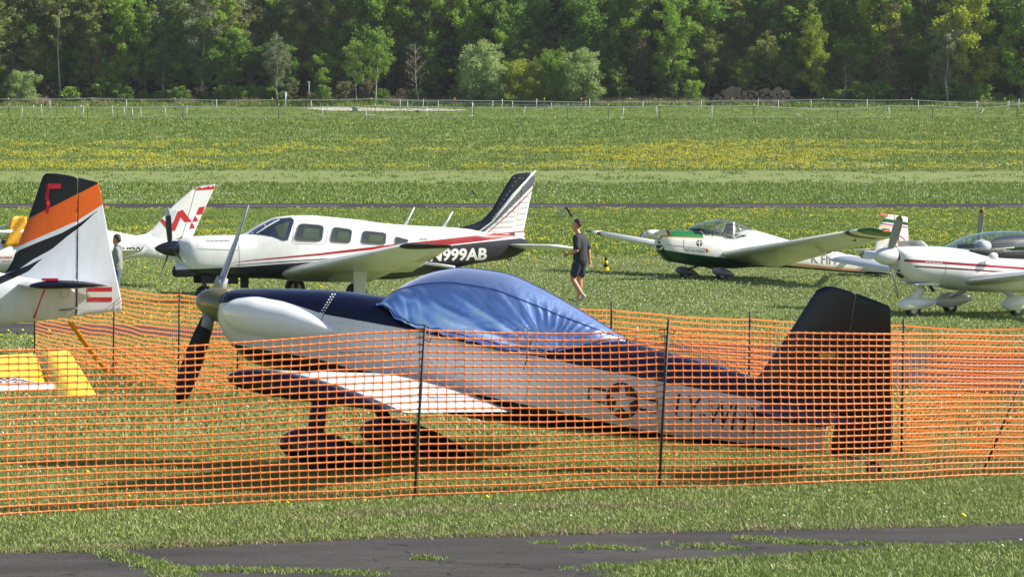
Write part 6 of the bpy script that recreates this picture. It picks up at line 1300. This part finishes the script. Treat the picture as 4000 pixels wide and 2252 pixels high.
tproto('pale_bush', 6.4, 5.6, 'bush', 9, 0.101, 12400, .02, 'pale', m_bark, 26, .10, nm='willow_bush')
tproto('yellow_tree', 15, 7.0, 'round', 10, 0.148, 10850, .10, 'yellow', m_bark, 20)
tproto('fresh_round', 13, 6.5, 'round', 11, 0.140, 11625, .08, 'fresh', m_bark, 20)
tproto('under', 3.2, 3.2, 'bush', 12, .13, 2200, .05, 'green', m_bark, 16, .04, nm='shrub')
tproto('under_fresh', 2.8, 2.8, 'bush', 13, .13, 1300, .05, 'fresh', m_bark, 16, .04, nm='shrub')
tproto('under_brown', 2.6, 2.4, 'bush', 14, .10, 700, .05, 'brown', m_bark, 16, .03, nm='shrub')
tproto('dead', 9, 4, 'bare', 15, .10, 260, .25, 'brown', m_bark2, 20, .08)
tproto('stem', 13, 3.0, 'airy', 16, .15, 1700, .40, 'olive', m_bark2, 12, .09)
def put(key, px, d, H, label, group=None, cat=None, wide=1.0, name=None, rot=None, bark=None):
    tm, cm, H0, nm = TP_[key]; x = (px - CX) / F * d
    t = thing(name or nm, label, cat or ('shrub' if nm in ('shrub',) else 'bush' if nm == 'willow_bush' else 'tree'), (x, d, zg(d) - .05), (0, 0, random.uniform(0, 6.28) if rot is None else rot), group)
    s = H / H0; t.scale = (s * wide, s * wide, s)
    link(bpy.data.objects.new('trunk' if nm not in ('shrub', 'willow_bush') else 'stems', tm if bark is None else bark), t); link(bpy.data.objects.new('crown' if nm not in ('shrub', 'willow_bush') else 'foliage', cm), t); return t
FE = G(2000, 402).y
# individually recognisable trees and bushes in front of the wood
tm4 = TP_['stem'][0].copy(); tm4.materials.clear(); tm4.materials.append(m_bark4)
put('stem', 384, FE + 1.5, 12, 'tree with bare reddish trunk near the left end of the wood', bark=tm4)
put('pale_bush', 95, FE - 1, 3.6, 'grey-green rounded bush at the far left of the wood edge', wide=1.3)
put('tall_grey', 1085, FE - .5, 8.0, 'sparse grey-green tree with visible branches behind the capped post', wide=1.05)
put('birch', 1395, FE - 2, 7.4, 'young birch with bright green crown and white forked trunk, left one of the pair', wide=.9)
put('birch', 1465, FE - 2.5, 8.6, 'young birch with yellow-green crown and white forked trunk, right one of the pair', rot=2.0)
put('dead', 1636, FE - 1, 7.0, 'half-bare tree with thin pale trunk left of the dark spruce')
put('spruce', 1745, FE + 3.5, 10.5, 'dark spruce gap tree left of the pale green bushes', wide=1.0)
put('pale_bush', 1895, FE - 1.5, 6.8, 'tall pale green bush, leftmost of the bush cluster', wide=.95)
tyb = TP_['pale_bush']
cmY = tyb[1].copy(); cmY.materials.clear(); cmY.materials.append(LM['yellow']); TP_['yellow_bush'] = (tyb[0], cmY, tyb[2], 'willow_bush')
cmF = tyb[1].copy(); cmF.materials.clear(); cmF.materials.append(LM['fresh']); TP_['fresh_bush'] = (tyb[0], cmF, tyb[2], 'willow_bush')
put('yellow_bush', 2030, FE - 2, 4.9, 'low yellow-green bush in the middle of the bush cluster', wide=1.2)
put('fresh_bush', 2160, FE - 1.5, 6.0, 'fresh green upright bush between yellow-green bush and round willow', wide=.8)
put('pale_bush', 2278, FE - 2.5, 6.0, 'round light green willow bush, brightest and rightmost of the cluster', wide=.95, rot=1)
put('tall_green2', 1975, FE + 3, 11.2, 'slim yellow-green tree with pale trunk rising behind the bush cluster', wide=.8)
put('sapling', 2420, FE - 1, 4.2, 'small leafy sapling right of the round willow bush', wide=1.3)
put('tall_green2', 2620, FE + .5, 12.5, 'large bright grey-green tree left of the log pile', wide=1.15)
put('fresh_bush', 2710, FE - 1, 2.6, 'low fresh green bush just left of the log pile', wide=1.1)
put('yellow_tree', 3170, FE + .5, 11, 'yellow-green tree behind the right end of the log pile', wide=.75)
put('dead', 3292, FE - 1, 4.6, 'low bare shrub-like tree with grey stems right of the log pile', wide=1.1)
put('stem', 3635, FE - 1, 5.5, 'thin white-stemmed young tree at the right part of the wood edge')
put('yellow_tree', 3420, FE + 3, 15, 'broad yellow-green tree high above the wood edge, right of the brown trees')
put('yellow_tree', 3780, FE + 1, 14.5, 'large bright yellow-green tree second from the right edge', wide=1.1)
put('fresh_round', 3990, FE + .5, 14, 'bright green tree at the right edge of the wood', wide=.9)
put('tall_grey', 3700, FE - .5, 10, 'grey-green feathery tree in front of the bright yellow-green tree', wide=1.1)
put('brown', 3500, FE + 1, 11, 'brownish thinly leaved tree between two yellow-green trees', wide=1.1)
# first rows of the wood, each its own tree
rr = random.Random(5); PL = []
LOOK = {'tall_grey': 'grey-green airy tree', 'tall_green': 'dense mid-green tree', 'tall_olive': 'olive-green airy tree', 'stem': 'slim high-crowned tree', 'tall_green2': 'narrow fresh-green tree', 'brown': 'brownish sparse tree', 'spruce': 'dark spruce', 'yellow_tree': 'yellow-green broad tree', 'fresh_round': 'bright green round tree', 'under': 'dark green shrub', 'under_fresh': 'fresh green shrub', 'under_brown': 'brownish thin shrub'}
def zone(px):
    for lim, nm in ((180, 'at the far left end'), (520, 'around the reddish trunk'), (1000, 'left of the capped post'), (1330, 'behind the two poles'), (1600, 'behind the pair of young birches'), (1850, 'near the dark spruce gap'), (2350, 'behind the bush cluster'), (2760, 'between bush cluster and log pile'), (3160, 'behind the log pile'), (3500, 'right of the log pile'), (3800, 'left of the right edge')):
        if px < lim: return nm
    return 'at the right edge'
def wood(n0, n1, step, d, jd, picks, grp, hs=(13, 17), wide=(.9, 1.2)):
    x = n0
    while x < n1:
        k = rr.choices([p[0] for p in picks], [p[1] for p in picks])[0]; px = x + rr.uniform(-.3, .3) * step
        PL.append((put(k, px, d + rr.uniform(0, jd), rr.uniform(*hs), LOOK[k] + ' of the wood ' + zone(px), grp, wide=rr.uniform(*wide)), px)); x += step
wood(-900, 950, 70, FE + 1, 4, [('tall_grey', 3), ('tall_green', 2), ('tall_olive', 3), ('stem', 1.5), ('tall_green2', 2)], 'slender trees of the left wood', (11, 15))
wood(950, 1900, 75, FE + 4, 4, [('tall_olive', 3), ('brown', 3), ('tall_green2', 2), ('stem', 1), ('tall_grey', 1)], 'olive and brownish trees of the middle wood', (11, 15.0))
wood(1900, 2760, 82, FE + 4, 4, [('tall_green', 4), ('tall_green2', 2), ('tall_grey', 1), ('fresh_round', 1), ('spruce', .6)], 'dense green trees of the middle wood', (12, 16), (1, 1.3))
wood(2700, 4900, 84, FE + 4, 5, [('tall_green', 3), ('yellow_tree', 3), ('fresh_round', 2), ('brown', 1.2), ('spruce', .7)], 'leafy trees of the right wood', (12, 16), (1, 1.3))
wood(-300, 4300, 85, FE + 1.5, 3.5, [('tall_green', 2), ('fresh_round', 1.5), ('brown', 1), ('tall_olive', 1.5), ('tall_grey', 1)], 'half-grown trees along the wood edge', (4.5, 9), (1.2, 1.7))
x = -300
while x < 4300:
    if not (2770 < x < 3160):
        k = rr.choices(['under', 'under_fresh', 'under_brown'], [3, 2, 2])[0]; PL.append((put(k, x, FE + rr.uniform(-1, 1.5), rr.uniform(1.0, 2.6), LOOK[k] + ' in the undergrowth ' + zone(x), 'undergrowth shrubs along the wood', wide=rr.uniform(.9, 1.5)), x))
    x += rr.uniform(45, 95)
ORD = ['leftmost', 'second from left', 'third from left', 'fourth from left', 'fifth from left', 'sixth from left', 'seventh from left', 'eighth from left', 'ninth from left', 'tenth from left', 'eleventh from left', 'twelfth from left', 'thirteenth from left', 'fourteenth from left', 'fifteenth from left', 'sixteenth from left', 'seventeenth from left', 'eighteenth from left', 'nineteenth from left']
def number(pl):
    by = {}
    for o, px in pl: by.setdefault(o['label'], []).append((px, id(o), o))
    for L, q in by.items():
        if len(q) > 1:
            for i, (px, _i, o) in enumerate(sorted(q, key=lambda z: z[:2])): o['label'] = L + ', ' + (ORD[i] if i < len(ORD) else 'number %d from left' % (i + 1))
number(PL)
# the wood behind: one mass
def tree_whole(key):
    tm, cm, H0, nm = TP_[key]; bm = bmesh.new(); bm.from_mesh(tm); n1 = len(bm.faces); bm.from_mesh(cm)
    bm.faces.ensure_lookup_table()
    for f in bm.faces[n1:]: f.material_index = 1
    me = bpy.data.meshes.new('wood_tree'); bm.to_mesh(me); bm.free(); me.materials.append(tm.materials[0]); me.materials.append(cm.materials[0]); o = bpy.data.objects.new('wood_tree', me); proto_col.objects.link(o); return o
WT = [tree_whole(k) for k in ('tall_green', 'tall_olive', 'tall_grey', 'spruce', 'brown', 'tall_green2', 'stem')]
P = []
for d in np.arange(FE + 6, FE + 75, 3.6):
    hw = d * 2000 / F * 1.7; x = -hw
    while x < hw: P.append((x + rr.uniform(-1, 1), d + rr.uniform(-1.6, 1.6))); x += rr.uniform(1.8, 3.2)
scatter('wood_behind', np.array(P), WT, .62, 1.12, -.1, .03)
P = []
for _ in range(2600): d = FE + rr.uniform(-3.2, 1.5); P.append((rr.uniform(-1, 1) * d * .2, d))
P = np.array(P); P = P[nz(P[:, 0], P[:, 1] * .3, .4, 8) > -.2]
tG = [tuft('reed_tuft', 26, .5, .75, .05, m_dry, 100 + i, .5) for i in range(3)]; tH = [tuft('rough_grass_tuft', 26, .6, .5, .06, m_bladed, 110 + i, .6) for i in range(3)]
scatter('dry_reeds', P, tG, .5, 1.2); 
P = []
for _ in range(3000): d = FE + rr.uniform(-5, 4); P.append((rr.uniform(-1, 1) * d * .2, d))
scatter('rough_grass', np.array(P), tH, .5, 1.2)
P = frustum_pts(329, FE - 3, 2.0); scatter('paddock_grass', P, tD, .4, .8)
fl = simple('forest_litter', (.035, .032, .018), .95, var=.5)
sheet("forest_floor", [(-150, FE - .5), (150, FE - .5), (150, 470), (-150, 470)], fl, .06, 8, kind="structure")

# ================================================================== log pile
m_end = simple('sawn_wood_end', (142, 120, 106), .9, var=.45, scale=3); m_lbark = simple('log_bark', (70, 62, 58), .95, var=.4, scale=2, bump=.5); m_birchlog = simple('pale_log_bark', (190, 182, 170), .8, var=.3)
logs = [(2850, 363, 22), (2855, 352, 0), (2885, 352, 12), (2884, 369, 12), (2828, 362, 12), (2866, 373, 12), (2800, 376, 9), (2910, 366, 11), (2926, 357, 5), (2935, 357, 5), (2943, 358, 6), (2956, 366, 10), (2972, 356, 6), (2980, 372, 8), (2994, 355, 13), (3018, 367, 13), (3040, 353, 15), (3046, 376, 10), (3074, 367, 15), (3092, 386, 10), (3062, 388, 10), (3000, 386, 10),
        (2840, 386, 12), (2815, 388, 11), (2790, 392, 10), (2866, 392, 12), (2892, 390, 11), (2918, 388, 11), (2934, 376, 8), (2944, 390, 9), (2966, 388, 10), (2982, 393, 9), (3022, 392, 10), (3044, 397, 9), (3080, 400, 10), (3110, 402, 9), (2776, 404, 9), (2800, 406, 10), (2826, 405, 11), (2850, 408, 10), (2876, 406, 11), (2902, 406, 10), (2926, 404, 10), (2950, 406, 10), (2974, 408, 9), (2998, 404, 10), (3024, 409, 9), (3052, 412, 8), (3132, 409, 8), (2930, 369, 7), (2862, 350, 14), (3028, 380, 8), (2902, 378, 8), (3104, 394, 8)]
dl = FE - 2.6; LG = []
for (px, py, r) in logs:
    if r < 4: continue
    rm_ = r * dl / F; p = at(px, py, dl); L_ = rr.uniform(3.0, 3.6); pos = 'top' if py < 360 else 'second' if py < 370 else 'third' if py < 382 else 'fourth' if py < 394 else 'bottom'; pos += ' layer'
    t = thing('log', 'log in the %s of the log pile' % pos, 'log', (p.x, p.y + rr.uniform(-.25, .25), p.z), (0, 0, rr.uniform(-.06, .06)), 'logs stacked in the pile at the wood edge'); LG.append((t, px))
    b = MB(); n = 14; ph_ = rr.uniform(0, 6)
    rad_ = [rm_ * (1 + .06 * math.sin(2 * k * math.tau / n + ph_) + .03 * math.sin(5 * k)) for k in range(n)]
    V = [Vector((rad_[k] * math.cos(k * math.tau / n), y_, rad_[k] * math.sin(k * math.tau / n))) for y_ in (0, L_) for k in range(n)]
    b.add(V, [(k, (k + 1) % n, (k + 1) % n + n, k + n) for k in range(n)] + [tuple(n + k for k in range(n))]); b.build('bark', m_birchlog if (px, py) in ((3040, 353), (2994, 355), (3074, 367), (2885, 352)) else m_lbark, t, True)
    b = MB(); b.add([v * 1 + Vector((0, -.004, 0)) for v in V[:n]] + [Vector((0, -.01, 0))], [(k, (k + 1) % n, n) for k in range(n)]); b.build('cut_end', m_end, t)
q_ = [o for o, _ in LG]
number(LG)

# thin spring haze over the airfield
M = MT('haze_air'); M.t.nodes.remove(M.b); pv = M.n('VolumePrincipled'); pv.inputs['Density'].default_value = .000085; pv.inputs['Color'].default_value = (.86, .91, 1, 1); pv.inputs['Anisotropy'].default_value = .1
M.l(pv.outputs[0], M.t.nodes['Material Output'].inputs['Volume'])
b = MB(); b.box((0, 436, 59), (1030, 950, 122)); b.build('haze', M.m, None, kind='stuff')
